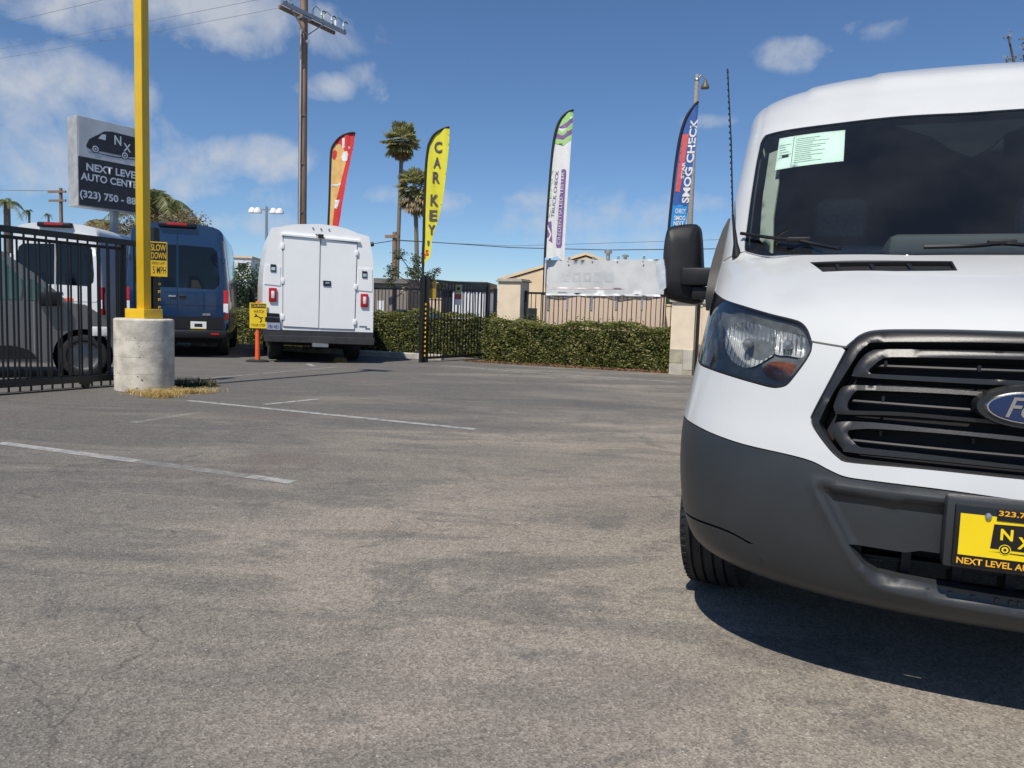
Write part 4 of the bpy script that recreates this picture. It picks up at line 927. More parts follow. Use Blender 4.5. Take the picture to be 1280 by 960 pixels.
MB().lathe([(0, 0), (.014, 0)], 10, (P_(.36, .52)[0], -.0695, P_(.36, .55)[2]), 'y').obj('figure_head', SIGNK, sg)

# ------------------------------------------------------------------ parked vans seen from behind
def rear_van(F, paint, name, label, lower_black, hrise=0.0, plate=True):
    t = F.thing(name, label, 'van', 'vans parked with their rear doors to the yard')
    sec = [(.90, .42), (1.0, .62), (1.03, .95), (1.03, 1.35), (1.0, 1.75), (.955, 2.25), (.925, 2.58), (.87, 2.74), (.70, 2.82), (.35, 2.86), (0, 2.87)]
    half = [np.array(p) for p in catmull(sec, 3)]; ring = [(x, z) for x, z in half]+[(-x, z) for x, z in reversed(half[:-1])]
    n = len(ring); st = [(0.0, .965, 0), (.03, .99, 0), (.10, 1.0, 0), (3.6, 1.0, 0), (4.3, .97, -.15), (4.75, .93, -.75), (5.2, .90, -1.45), (5.6, .84, -1.6)]
    vs = []
    for y, k, dz in st:
        for x, z in ring:
            yy = y+max(0, (z-1.4))*.055*(y < .2); vs.append((x*k, yy, .42+(z-.42)*(1 if dz == 0 else max(.2, (2.45+dz)/2.45)) if True else z))
    fs = [(i*n+j, i*n+(j+1) % n, (i+1)*n+(j+1) % n, (i+1)*n+j) for i in range(len(st)-1) for j in range(n)]+[tuple(range(n)), tuple(range((len(st)-1)*n, len(st)*n))]
    body = MB().add(vs, fs).obj('body', paint, t, True, 40)
    rear = lambda z: max(0, z-1.4)*.055
    fn = lambda d: (lambda a, z: np.stack([a, np.maximum(0, z-1.4)*.055-d, z], -1))
    for s_ in (1, -1):
        dp = [(.008, .62), (.008, 2.70), (.55, 2.67), (.80, 2.58), (.86, 2.35), (.905, 1.9), (.93, 1.4), (.93, .62)]
        door = panel('rear_door', dp, fn(.016), paint, t, step=.12, depth=.03, mirror_x=s_ < 0)
        wp = [(.018, 1.50), (.018, 2.40), (.70, 2.38), (.79, 2.30), (.84, 1.75), (.83, 1.58), (.74, 1.48)]
        panel('door_window', wp, fn(.021), mat('privacy_glass', (.003, .004, .006), rough=.03, var=.1, spec=.45), door, step=.2, depth=.004, mirror_x=s_ < 0)
        panel('door_moulding', [(.02, 1.13), (.02, 1.17), (.90, 1.17), (.90, 1.13)], fn(.024), paint, door, step=.2, depth=.01, mirror_x=s_ < 0)
        if lower_black: panel('lower_trim', [(.008, .62), (.008, .88), (.92, .88), (.92, .62)], fn(.021), DARKPL, door, step=.2, depth=.006, mirror_x=s_ < 0)
        tl = MB().box(.915 if s_ > 0 else -1.03, 1.03 if s_ > 0 else -.915, -.018, .14, .84, 1.47, bev=.02).obj('tail_light', REDLENS, t, True)
        MB().box(.925 if s_ > 0 else -1.022, 1.022 if s_ > 0 else -.925, -.024, -.01, .98, 1.18, bev=.005).obj('reverse_lens', WHITELENS, tl)
        for z in (.95, 2.1): MB().box(s_*.94-.03, s_*.94+.03, -.03+rear(z), .05+rear(z), z-.05, z+.05, bev=.008).obj('door_hinge', paint, t)
        MB().box(s_*.10-.07 if s_ > 0 else -.17, s_*.10+.07 if s_ > 0 else -.03, -.045, -.015, 1.29, 1.33, bev=.008).obj('door_handle', DARKPL if s_ > 0 else CHROME, door)
        wheel(t, s_*.86, 1.05, .35, .22, tread=False); wheel(t, s_*.86, 4.6, .35, .22, tread=False)
    bm_ = MB().box(-1.0, 1.0, -.13, .12, .42, .60, bev=.04).obj('rear_bumper', DARKPL, t, True)
    for s_ in (1, -1): MB().box(s_*.76-.08, s_*.76+.08, -.138, -.12, .50, .54, bev=.004).obj('bumper_reflector', REDLENS, bm_)
    bl = MB().box(-.37, .37, -.03, .16, 2.76, 2.87, bev=.035).obj('brake_lamp', DARKPL, t, True)
    MB().box(-.20, .20, -.036, -.02, 2.80, 2.855, bev=.01).obj('brake_lens', REDLENS, bl, True)
    MB().box(-.9, .9, .3, 5.2, .30, .46).obj('chassis', BLACKHOLE, t)
    if plate:
        p = MB().box(.26, .58, -.04, -.02, .62, .78, bev=.004).obj('number_plate', SIGNW, t)
        MB().box(.34, .50, -.042, -.040, .665, .735, bev=.002).obj('plate_print', SIGNK, p); MB().box(.265, .575, -.042, -.040, .625, .64).obj('plate_edge', PLY, p)
    return t
def car_frame(u, d, ang):
    P = at_depth(u, 400, d); return Frame(P[0], P[1], math.radians(ang))
NAVY = mat('navy_vehicle_paint', (.008, .028, .082), rough=.16, var=.03, vscale=2, coat=.7)
bvn = rear_van(car_frame(222, 16.5, 17), NAVY, 'cargo_van', 'dark blue high-roof van parked behind the yellow light pole', True)
MB().box(-.72, -.40, -.03, -.022, 1.24, 1.27).obj('model_lettering', CHROME, bvn); MB().box(.50, .66, -.03, -.022, .91, .96).obj('badge', CHROME, bvn)
SILVW = mat('silver_white_paint', (.66, .68, .70), rough=.28, var=.02, coat=.5)
wv_ = rear_van(car_frame(70, 17.3, 4), SILVW, 'cargo_van', 'white high-roof van parked behind the sliding gate and the silver car', False, plate=False)
MB().box(.18, .40, -.030, -.022, 1.12, 1.20, bev=.01).obj('orange_sticker', ORG, wv_)

# ------------------------------------------------------------------ white utility truck
FT = car_frame(398, 16.3, 20)
T = FT.thing('utility_truck', 'white enclosed utility body truck with double rear doors beside the blue van', 'truck')
zt = lambda L: [FT.p(170+x/4, 260+y/4) for x, y in L]
TW = mat('white_body_paint', (.86, .865, .86), rough=.35, var=.015, vscale=3, coat=.2)
rear_o = zt([(632, 606), (634, 380), (640, 290), (655, 180), (678, 99), (735, 93), (735, 90), (800, 81), (920, 80), (1000, 90), (1060, 106), (1110, 127), (1165, 142), (1187, 262), (1188, 400), (1185, 622)])
MB().prism(rear_o, 0, 3.6).obj('utility_body', TW, T)
xl = min(p[0] for p in rear_o); xr_ = max(p[0] for p in rear_o)
cabp = [(3.6, .5), (3.6, 2.3), (4.2, 2.28), (4.9, 1.45), (5.7, 1.2), (5.8, .5)]
MB().add([(xl+.15, y, z) for y, z in cabp]+[(xr_-.15, y, z) for y, z in cabp], [tuple(range(6)), tuple(range(6, 12))]+[(i, (i+1) % 6, (i+1) % 6+6, i+6) for i in range(6)]).obj('cab', TW, T)
GAP = mat('door_seal', (.30, .305, .31), rough=.7)
MB().prism(zt([(733, 138), (1108, 172), (1094, 610), (731, 594)]), -.008, .01).obj('door_seal', GAP, T)
for q, hp in (([(738, 142), (919, 153), (911, 599), (736, 590)], None), ([(926, 154), (1104, 180), (1090, 606), (916, 600)], [(935, 363), (973, 365), (973, 391), (935, 389)])):
    dr = MB().prism(zt(q), -.022, -.004).obj('rear_door', TW, T)
    if hp: h1 = MB().prism(zt(hp), -.040, -.02).obj('door_latch', SIGNK, dr); MB().prism(zt([(945, 370), (966, 371), (966, 380), (945, 379)]), -.046, -.038).obj('latch_paddle', CHROME, h1)
for hx_, hy_ in ((734, 190), (734, 365), (733, 545), (1103, 225), (1098, 395), (1093, 570)):
    p = zt([(hx_, hy_)])[0]; MB().box(p[0]-.035, p[0]+.035, -.034, .0, p[1]-.06, p[1]+.06, bev=.008).obj('door_hinge', TW, T, True)
for k in range(22):
    a_ = np.array(zt([(645, 300)])[0])+(np.array(zt([(640, 590)])[0])-np.array(zt([(645, 300)])[0]))*k/21; b_ = np.array(zt([(1183, 300)])[0])+(np.array(zt([(1180, 608)])[0])-np.array(zt([(1183, 300)])[0]))*k/21
    for p in (a_, b_): MB().lathe([(0, -.006), (.007, -.004), (.009, 0)], 7, (p[0], -.001, p[1]), 'y').obj('rivet', TW, T)
MB().prism(zt([(728, 128), (1120, 163), (1120, 172), (728, 137)]), -.05, .0).obj('drip_rail', TW, T)
MB().prism(zt([(910, 132), (936, 134), (936, 153), (910, 151)]), -.09, -.04).obj('rear_camera', SIGNK, T)
MB().prism(zt([(897, 131), (912, 136), (912, 142), (897, 137)]), -.07, -.03).obj('camera_arm', SIGNK, T)
for x, y in ((885, 100), (925, 104), (965, 107)):
    p = zt([(x, y)])[0]; MB().lathe([(0, -.02), (.016, -.02), (.02, 0)], 10, (p[0], 0, p[1]), 'y').obj('marker_lamp', STEEL, T)
for q, hq in (([(641, 285), (722, 292), (722, 388), (641, 380)], [(672, 281), (700, 283), (700, 319), (672, 317)]), ([(1110, 300), (1182, 306), (1180, 418), (1108, 411)], [(1130, 315), (1155, 317), (1155, 350), (1130, 348)])):
    cp = MB().prism(zt(q), -.012, .004).obj('compartment_door', TW, T)
    lt = MB().prism(zt(hq), -.028, -.01).obj('compartment_latch', SIGNK, cp)
    c = np.array(zt(hq)).mean(0); MB().box(c[0]-.04, c[0]+.04, -.034, -.026, c[1]-.05, c[1]+.02, bev=.004).obj('latch_paddle', CHROME, lt)
for q, w_ in (([(663, 398), (704, 400), (704, 470), (663, 468)], [(676, 414), (692, 415), (692, 452), (676, 451)]), ([(1122, 428), (1160, 430), (1160, 497), (1122, 495)], [(1134, 443), (1149, 444), (1149, 481), (1134, 480)])):
    P = np.array(zt(q)); lo, hi = P.min(0), P.max(0)
    tl = MB().box(lo[0], hi[0], -.045, 0, lo[1], hi[1], bev=.035).obj('tail_light', REDLENS, T, True)
    P = np.array(zt(w_)); lo, hi = P.min(0), P.max(0); MB().box(lo[0], hi[0], -.052, -.03, lo[1], hi[1], bev=.01).obj('reverse_lens', WHITELENS, tl, True)
MB().prism(zt([(655, 524), (716, 528), (716, 546), (655, 542)]), -.02, 0).obj('rear_step_light', DARKPL, T)
pl_ = MB().prism(zt([(652, 572), (719, 575), (719, 610), (652, 607)]), -.06, -.03).obj('number_plate', mat('plate_bluegrey', (.35, .38, .48), rough=.4), T)
q = zt([(660, 601), (712, 585)]); text_obj('lettering', '7B14E1', mat('plate_ink', (.03, .05, .2), rough=.5), pl_, q[0][0], q[1][0], q[0][1], q[1][1], -.062, bold=.01)
MB().prism(zt([(645, 545), (718, 550), (718, 572), (645, 568)]), -.05, 0).obj('plate_lamp', DARKPL, T)
for a, b, w_ in ((1116, 592, 38), (1146, 603, 24)):
    MB().prism(zt([(a, b-4), (a+w_, b-2), (a+w_, b+6), (a, b+4)]), -.004, .001).obj('maker_decal', mat('decal_grey', (.16, .18, .22), rough=.5), T)
BUMPG = mat('bumper_grey', (.035, .036, .038), rough=.6, var=.2)
MB().prism(zt([(632, 606), (1185, 622), (1183, 650), (634, 634)]), -.05, .3).obj('rear_sill', BUMPG, T)
MB().prism(zt([(636, 634), (1182, 650), (1178, 682), (640, 663)]), -.28, .2).obj('step_bumper', BUMPG, T)
MB().prism(zt([(875, 672), (952, 676), (952, 692), (875, 690)]), -.36, -.1).obj('tow_hitch', STEEL, T)
xc = (xl+xr_)/2
for s_ in (-1, 1): wheel(T, xc+s_*.84, 1.1, .36, .30, tread=False); wheel(T, xc+s_*.84, 4.7, .36, .24, tread=False)
MB().box(xl+.2, xr_-.2, .4, 5.6, .34, .62).obj('chassis', BLACKHOLE, T)
MB().box(xl+.1, xl+.45, .95, 1.0, .28, .62).obj('mud_flap', RUBBER, T); MB().box(xr_-.45, xr_-.1, .95, 1.0, .28, .62).obj('mud_flap', RUBBER, T)
for s_, x in ((-1, xl-.10), (1, xr_+.10)): MB().box(x-.07, x+.07, 4.3, 4.4, 1.25, 1.65, bev=.03).obj('door_mirror', DARKPL, T)

# ------------------------------------------------------------------ silver car behind the gate
gw = gnd(105, 472); FC = Frame(gw[0], gw[1], math.radians(30))
SILV = mat('silver_vehicle_paint', (.21, .215, .225), rough=.28, metal=.55, var=.03, coat=.5)
CAR = FC.thing('compact_van', 'silver compact van parked side-on close behind the black sliding gate', 'car')
r_ = .33
lowp = FC.pl([(85, 378), (107, 381), (125, 392.5), (139, 407), (143.5, 435), (144, 458)])
lowp = lowp+[(lowp[-1][0], .22), (r_+.08, .22)]+[((r_+.06)*math.cos(t), .33+(r_+.06)*math.sin(t)) for t in np.linspace(.05, math.pi-.05, 14)]+[(-r_-.08, .22), (-2.62, .22)]+[(-3.0+(r_+.06)*math.cos(t), .33+(r_+.06)*math.sin(t)) for t in np.linspace(.05, math.pi-.05, 14)]+[(-3.4, .3), (-3.7, .5), (-3.75, 1.10)]
zbelt = lowp[0][1]
def curved_body(poly, y0, y1, inset):
    mb = MB(); n = len(poly); c = np.array(poly).mean(0); rings = []
    for y, k in ((y0+.05, .0), (y0, inset), (y1, inset), (y1-(-.0), .0)):
        pass
    mb.prism(poly, y0, y1); return mb
low_b = MB().prism(lowp, 0, 1.78).obj('body', SILV, CAR)
ap = FC.pl([(85, 378), (75, 368), (45, 343), (0, 312)])
top = [(ap[-1][0]-.30, 1.74), (ap[-1][0]-.8, 1.82), (-3.2, 1.80), (-3.6, 1.6), (-3.75, 1.10)]
gh = ap+top
MB().prism(gh, .10, 1.68).obj('greenhouse', SILV, CAR)
wpx = FC.pl([(78, 378), (66, 368), (42, 349), (0, 322)])
GLS = mat('teal_reflection_glass', (.05, .11, .11), rough=.04, var=.2, vscale=2, spec=.8)  # teal reflection on the windows is put into the base colour
MB().prism([wpx[0], wpx[1], wpx[2], (wpx[2][0]-.06, wpx[2][1]), (wpx[2][0]-.12, zbelt+.02)], .085, .11).obj('quarter_window', GLS, CAR)
MB().prism([(wpx[2][0]-.17, zbelt+.02), (wpx[2][0]-.12, wpx[2][1]-.03), wpx[3], (wpx[3][0]-.35, 1.66), (wpx[3][0]-1.0, 1.68), (wpx[3][0]-1.0, zbelt+.02)], .085, .11).obj('side_window', GLS, CAR)
for s_ in (0, 1): wheel(CAR, 0, 0, .32, .20)
for o in list(CAR.children):
    if o.name.startswith('wheel'):
        o.rotation_euler = (0, 0, math.pi/2)
ws_ = [o for o in CAR.children if o.name.startswith('wheel')]
ws_[0].location = (0, .12, .32); ws_[1].location = (-3.0, .12, .32)
for x in (0, -3.0): MB().lathe([(0, .25), (.395, .25), (.395, -.01)], 24, (x, .02, .33), 'y').obj('wheel_well', BLACKHOLE, CAR, True)
MB().box(-.55, -.28, -.14, .02, zbelt-.06, zbelt+.14, bev=.03).obj('door_mirror', DARKPL, CAR, True)
MB().box(lowp[3][0]-.25, lowp[3][0]-.01, -.012, .02, lowp[3][1]-.16, lowp[3][1]-.02, bev=.01).obj('headlight', WHITELENS, CAR, True)
sk = FC.pl([(0, 432), (28, 432), (48, 438), (58, 449), (0, 449)]); MB().prism([(x-.1, z) for x, z in sk], -.012, .01).obj('side_cladding', DARKPL, CAR)
MB().box(-.62, -.61, -.004, .01, .35, zbelt).obj('door_seam', GAP, CAR); MB().box(-1.62, -1.61, -.004, .01, .35, zbelt).obj('door_seam', GAP, CAR)
MB().box(-1.45, -1.25, -.02, .0, zbelt-.16, zbelt-.12, bev=.008).obj('door_handle', SILV, CAR)

# ------------------------------------------------------------------ vegetation helpers
def leaf_cloud(P, size, up=.4, asp=.55):
    """leaf quads, bent along the midrib, at points P"""
    n = len(P); a = RNG.uniform(0, 2*np.pi, n); z = RNG.uniform(-.6, 1, n)*up+RNG.normal(0, .35, n); d = np.stack([np.cos(a), np.sin(a), z], -1); d /= np.linalg.norm(d, axis=1)[:, None]
    r = RNG.normal(size=(n, 3)); s_ = np.cross(d, r); s_ /= np.linalg.norm(s_, axis=1)[:, None]; nn = np.cross(d, s_)
    L = (size*RNG.uniform(.6, 1.25, n))[:, None]; w = L*asp*.5
    V = np.stack([P-d*L*.5, P+s_*w+nn*L*.08, P+d*L*.5, P-s_*w+nn*L*.08], 1)
    F = np.arange(n)[:, None]*4+[0, 1, 2, 3]
    return V.reshape(-1, 3), F
HEDGE = leaf_mat('hedge_leaf', (.075, .105, .026), (.34, .33, .11)); TREEL = leaf_mat('tree_leaf', (.05, .075, .03), (.16, .19, .09)); DRYL = leaf_mat('dry_leaf', (.19, .15, .07), (.36, .29, .15))
BUSHL = leaf_mat('bush_leaf', (.02, .05, .012), (.08, .14, .03)); PALML = leaf_mat('palm_leaf', (.22, .23, .09), (.55, .52, .27)); DEADP = leaf_mat('dead_palm_leaf', (.24, .17, .09), (.45, .35, .21))
QPALM = leaf_mat('feather_palm_leaf', (.08, .11, .035), (.27, .28, .12)); LITTER = leaf_mat('leaf_litter', (.12, .045, .02), (.34, .17, .09))
BARK = mat('bark', (.13, .10, .075), rough=.95, var=.35, vscale=14, bump=.6, bscale=30, stretch=(1, 1, .3)); PBARK = mat('palm_bark', (.20, .165, .125), rough=.95, var=.3, vscale=20, bump=.6, bscale=18, stretch=(.4, .4, 3))
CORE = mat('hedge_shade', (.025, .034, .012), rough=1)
def hedge(F, x0, x1, y0, y1, h, n, label):
    t = F.thing('hedge', label, 'hedge')
    L = x1-x0; D = y1-y0
    top = lambda x, y: h*(1+.045*np.sin(x*2.3+.5)+.03*np.sin(x*5.1)+.025*np.sin(x*11+y*7))
    # front, top and end faces, a few centimetres of ragged depth
    nf = int(n*.5); nt_ = int(n*.38); ne = n-nf-nt_
    def rag(k): return np.abs(RNG.normal(0, .07, k))-.05
    x = RNG.uniform(x0, x1, nf); z = RNG.uniform(.03, 1, nf); yb_ = y0+.05*np.sin(x*3.1)+.05*np.sin(x*7.7+z*6)+.10*(z > .85)*(z-.85)/.15; P1 = np.stack([x, yb_+rag(nf)+.03, z*top(x, 0)], -1)
    x = RNG.uniform(x0, x1, nt_); y = RNG.uniform(y0, y1, nt_); P2 = np.stack([x, y, top(x, y)-rag(nt_)-.02+(RNG.random(nt_) > .97)*RNG.uniform(0, .14, nt_)], -1)
    y = RNG.uniform(y0, y1, ne); z = RNG.uniform(.03, 1, ne); sd_ = RNG.random(ne) < .5; e_ = np.where(sd_, x0+rag(ne), x1-rag(ne)); P3 = np.stack([e_+.05*np.sin(z*9), y, z*top(e_, y)], -1)
    Pa = np.concatenate([P1, P2, P3]); dead = (RNG.random(len(Pa)) < .03+.14*(np.sin(Pa[:, 0]*4.1+1)*np.sin(Pa[:, 0]*1.7+Pa[:, 2]*5) > .55)); thin = (np.sin(Pa[:, 0]*6.3+Pa[:, 2]*9)*np.sin(Pa[:, 0]*2.9-Pa[:, 2]*6) > .72) & (RNG.random(len(Pa)) < .6)
    V, Fq = leaf_cloud(Pa[~dead & ~thin], .062); o = np_mesh('foliage', V, Fq, HEDGE, t); o['kind'] = 'stuff'
    V, Fq = leaf_cloud(Pa[dead], .055); o = np_mesh('dry_foliage', V, Fq, DRYL, t); o['kind'] = 'stuff'
    MB().box(x0+.12, x1-.12, y0+.14, y1-.05, 0, h-.13).obj('shade_core', CORE, t)  # plain dark box; the shade inside the hedge is put into its colour
    for k in range(max(3, int(L/.5))):
        xs_ = x0+.2+(L-.4)*(k+.5)/max(3, int(L/.5)); MB().tube([(xs_, y0+.15, 0), (xs_+.03, y0+.16, .3), (xs_-.02, y0+.2, h*.8)], [.018, .015, .008], 6).obj('stem', BARK, t)
    return t
def blob_tree(name, label, base, trunk_h, lobes, n, leafm, size, trunk_r=.12, group=None, cat='tree', branches=6, lean=0.0, fill=.75):
    t = thing(name, label, cat, base, 0, group)
    top = (lean, 0, trunk_h)
    tr = MB().tube([(0, 0, 0), (lean*.2, .02, trunk_h*.4), (lean*.6, -.02, trunk_h*.75), top], [trunk_r, trunk_r*.85, trunk_r*.7, trunk_r*.55], 8).obj('trunk', BARK, t, True, 60)
    for (cx, cy, cz, r, rz) in lobes:
        s0 = (lean*.6, 0, min(trunk_h*.85, cz)); MB().tube([s0, ((s0[0]+cx)/2, cy/2+.05, (s0[2]+cz)/2+.1), (cx, cy, cz)], [trunk_r*.45, trunk_r*.3, .012], 6).obj('limb', BARK, t, True, 60)
    Ps = []; tot = sum(l[3]**2 for l in lobes)
    for (cx, cy, cz, r, rz) in lobes:
        k = int(n*r*r/tot); d = RNG.normal(size=(k, 3)); d /= np.linalg.norm(d, axis=1)[:, None]; rad = RNG.uniform(fill-.35, 1.0, k)*(1+.22*np.sin(d[:, 0]*5+d[:, 2]*4+cx)*np.cos(d[:, 1]*6))
        # clump leaves round twig ends
        cl = RNG.normal(0, .10*r, (k, 3)); Ps.append(np.array([cx, cy, cz])+d*rad[:, None]*np.array([r, r, rz])+cl)
    V, Fq = leaf_cloud(np.concatenate(Ps), size); o = np_mesh('crown', V, Fq, leafm, t); o['kind'] = 'stuff'
    return t
def fan_palm(label, base, h, r, trunk_r, skirt, lean, group):
    t = thing('palm_tree', label, 'palm', base, 0, group); k = 14
    pts = [(lean*(i/k)**1.6, 0, h*i/k) for i in range(k+1)]
    MB().tube(pts, [trunk_r*(1.25-.35*min(1, i/4)+.12*(i > 12)) for i in range(k+1)], 10).obj('trunk', PBARK, t, True, 60)
    top = np.array(pts[-1])
    def fans(n, el0, el1, rr, droop, seed):
        V = []; F = []; rg = np.random.default_rng(seed)
        for i in range(n):
            az = rg.uniform(0, 2*np.pi); el = rg.uniform(el0, el1); d = np.array([math.cos(az)*math.cos(el), math.sin(az)*math.cos(el), math.sin(el)])
            st = rr*rg.uniform(.35, .6); c = top+d*st; s_ = np.cross(d, [0, 0, 1.]); s_ /= np.linalg.norm(s_)+1e-9; u = np.cross(s_, d); L = rr*rg.uniform(.4, .62)
            V += [top, top+s_*.015, c]; F.append((len(V)-3, len(V)-2, len(V)-1))
            for j in range(13):
                a = -1.35+2.7*j/12+rg.normal(0, .06); q = d*math.cos(a)+s_*math.sin(a); p2 = c+q*L*(1-.25*abs(a)/1.35); p2[2] -= droop*L*(.4+abs(a)*.3)
                w_ = (s_*math.cos(a)-d*math.sin(a))*L*.115; mid = c+q*L*.55; V += [c, mid+w_, p2, mid-w_]; F.append((len(V)-4, len(V)-3, len(V)-2, len(V)-1))
        me = bpy.data.meshes.new('fronds'); me.from_pydata([tuple(p) for p in V], [], F); me.update(); return me
    o = link_mesh('crown', fans(95, -.75, 1.5, r, .22, 3+int(h)), PALML, t); o['kind'] = 'stuff'
    top = top-np.array([0, 0, r*.22]); o = link_mesh('dead_fronds', fans(55, -1.5, -.55, r*.62*skirt, .5, 8+int(h)), DEADP, t); o['kind'] = 'stuff'
    return t
def feather_palm(label, base, h, r, trunk_r, group, n=22, leafm=None, tilt=(.1, 1.3)):
    t = thing('palm_tree', label, 'palm', base, 0, group); k = 8
    MB().tube([(0.02*i, 0, h*i/k) for i in range(k+1)], [trunk_r*(1.2-.4*i/k) for i in range(k+1)], 9).obj('trunk', PBARK, t, True, 60)
    top = np.array([.16, 0, h]); V = []; F = []; rg = np.random.default_rng(int(h*10))
    for i in range(n):
        az = rg.uniform(0, 2*np.pi); el = rg.uniform(*tilt); L = r*rg.uniform(.75, 1.15); prev = None
        for j in range(18):
            f_ = j/17; out_ = math.cos(el)*L*f_; p = top+np.array([math.cos(az)*out_, math.sin(az)*out_, math.sin(el)*L*f_-L*.95*f_*f_]); 
            if prev is not None:
                d = p-prev; d /= np.linalg.norm(d); s_ = np.cross(d, [0, 0, 1.]); s_ /= np.linalg.norm(s_)+1e-9; w_ = L*.014
                V += [prev+s_*w_*.5, prev-s_*w_*.5, p-s_*w_*.4, p+s_*w_*.4]; F.append((len(V)-4, len(V)-3, len(V)-2, len(V)-1))
                ll = L*.26*(1-.6*abs(f_-.45)/.55)
                for sg in (1, -1):
                    for q in (0, .5):
                        b = prev+(p-prev)*q; e = b+s_*sg*ll*.75+d*ll*.35+np.array([0, 0, -ll*rg.uniform(.2, .7)]); V += [b-d*w_, b+d*w_, e]; F.append((len(V)-3, len(V)-2, len(V)-1))
            prev = p
    me = bpy.data.meshes.new('crown'); me.from_pydata([tuple(p) for p in V], [], F); me.update(); o = link_mesh('crown', me, leafm or QPALM, t); o['kind'] = 'stuff'
    return t

# ------------------------------------------------------------------ hedge line with its kerb, fence, pillars and banner
H0 = gnd(467, 445)[:2]; H1 = gnd(843, 467)[:2]; ha = math.atan2(H1[1]-H0[1], H1[0]-H0[0]); FH = Frame(H0[0], H0[1], ha); HL = float(np.linalg.norm(H1-H0))
XH = FH.p(600, 440)[0]
hedge(FH, XH, HL, .12, .95, .98, 24000, 'long clipped green hedge under the banner, ending at the stone-footed pillar')
zh_ = FH.p(492, 390, 1.5)[1]
hedge(FH, -1.6, XH+.5, 1.5, 2.3, zh_, 14000, 'green hedge set back behind the gate leaf, right of the utility truck')
FH2 = Frame(*FH.w(-3.0, 1.6, 0)[:2], ha)
hedge(FH2, -3.6, 1.9, 0, .9, 1.05, 13000, 'dark green hedge between the blue van and the utility truck')
kb = MB(); kb.prism([(-.12, 0), (.03, 0), (.03, .13), (-.09, .14), (-.12, .11)], -6, 2.0); KM = Matrix(((0, 1, 0, 0), (1, 0, 0, 0), (0, 0, 1, 0), (0, 0, 0, 1)))
kb.xf(KM).xf(Matrix.Translation((H0[0], H0[1], 0)) @ Matrix.Rotation(ha, 4, 'Z')); struct(kb.obj('kerb', mat('kerb_concrete', (.38, .36, .32), rough=.9, var=.2, vscale=5, bump=.2)))
soil = MB().box(XH-.1, HL+.5, -.06, 1.2, .0, .03); soil.xf(Matrix.Translation((H0[0], H0[1], 0)) @ Matrix.Rotation(ha, 4, 'Z')); struct(soil.obj('planting_soil', mat('bare_soil', (.20, .14, .09), rough=1, var=.3, vscale=12, bump=.5)))
lx = RNG.uniform(XH-.4, HL+.35, 1500); ly = RNG.normal(-.06, .07, 1500); V, Fq = leaf_cloud(np.stack([lx, ly, RNG.uniform(.008, .05, 1500)], -1), .05, up=.1)
W3 = np.stack([H0[0]+V[:, 0]*math.cos(ha)-V[:, 1]*math.sin(ha), H0[1]+V[:, 0]*math.sin(ha)+V[:, 1]*math.cos(ha), np.maximum(V[:, 2], .006)], -1)
tag(np_mesh('leaf_litter', W3, Fq, LITTER), 'reddish dry leaves lying along the foot of the hedge', 'leaves', None, 'stuff')
# iron fence with slats
FY = 1.12
fe = FH.thing('iron_fence', 'black iron fence behind the long hedge, backed by beige vertical slats under the banner', 'fence')
zf = FH.p(665, 365, FY)[1]; xL = -3.5; xP0 = FH.p(620, 380, FY)[0]; xP1 = FH.p(656, 380, FY)[0]; xS0 = FH.p(676, 390, FY)[0]; xS1 = FH.p(832, 390, FY)[0]
YB = 2.45; zfb = FH.p(495, 360, YB)[1]; xPb = FH.p(619, 380, YB)[0]
for a, b, y_, z_ in ((xL, xPb, YB, zfb), (xP1, xS1+.3, FY, zf)):
    MB().box(a, b, y_-.02, y_+.02, z_-.05, z_).obj('top_rail', BLACKM, fe); MB().box(a, b, y_-.02, y_+.02, .25, .29).obj('bottom_rail', BLACKM, fe)
picket_row(fe, np.arange(xL, xPb, .118), .0, zfb-.02, YB, .016)
picket_row(fe, list(np.arange(xP1+.05, xS0-.03, .118))+[xS0+(xS1-xS0)/27*k for k in range(28)]+[xS1+.12, xS1+.24], .0, zf-.02, FY, .016)
for x, y_, z_ in ((xL, YB, zfb), (FH.p(493.5, 380, YB)[0], YB, zfb), (xPb, YB, zfb), (xP1+.03, FY, zf)): MB().box(x-.04, x+.04, y_-.04, y_+.04, 0, z_+.03).obj('fence_post', BLACKM, fe)
SLAT = mat('beige_slat', (.60, .45, .34), rough=.8, var=.12, vscale=3, bump=.15, bscale=60, stretch=(1, 1, .25))
zs = FH.p(750, 369, FY)[1]; nsl = 27; wsl = (xS1-xS0)/nsl
me = MB().box(-wsl*.42, wsl*.42, 0, .02, 0, zs-.02, bev=.004).mesh('slat')
for k in range(nsl):
    o = link_mesh('slat', me, SLAT, fe); o.location = (xS0+wsl*(k+.5), FY-.008+.006*(k % 2), .02); o.rotation_euler = (0, random.uniform(-.008, .008), 0)
STUC = mat('tan_stucco', (.72, .60, .45), rough=.92, var=.06, vscale=4, bump=.25, bscale=90); CAPM = mat('pillar_cap', (.42, .38, .31), rough=.9, var=.1)
pil = FH.thing('gate_pillar', 'tan stucco pillar with grey cap standing in the hedge', 'pillar')
zp = FH.p(638, 352, FY-.3)[1]; px0 = FH.p(622, 380, FY-.3)[0]; px1 = FH.p(650, 380, FY-.3)[0]
MB().box(px0, px1, FY-.3, FY+.25, 0, zp).obj('shaft', STUC, pil)
MB().box(px0-.05, px1+.05, FY-.35, FY+.30, zp, zp+.04, bev=.006).obj('cap', CAPM, pil); MB().box(px0-.02, px1+.02, FY-.32, FY+.27, zp+.04, zp+.075, bev=.006).obj('cap_moulding', CAPM, pil)
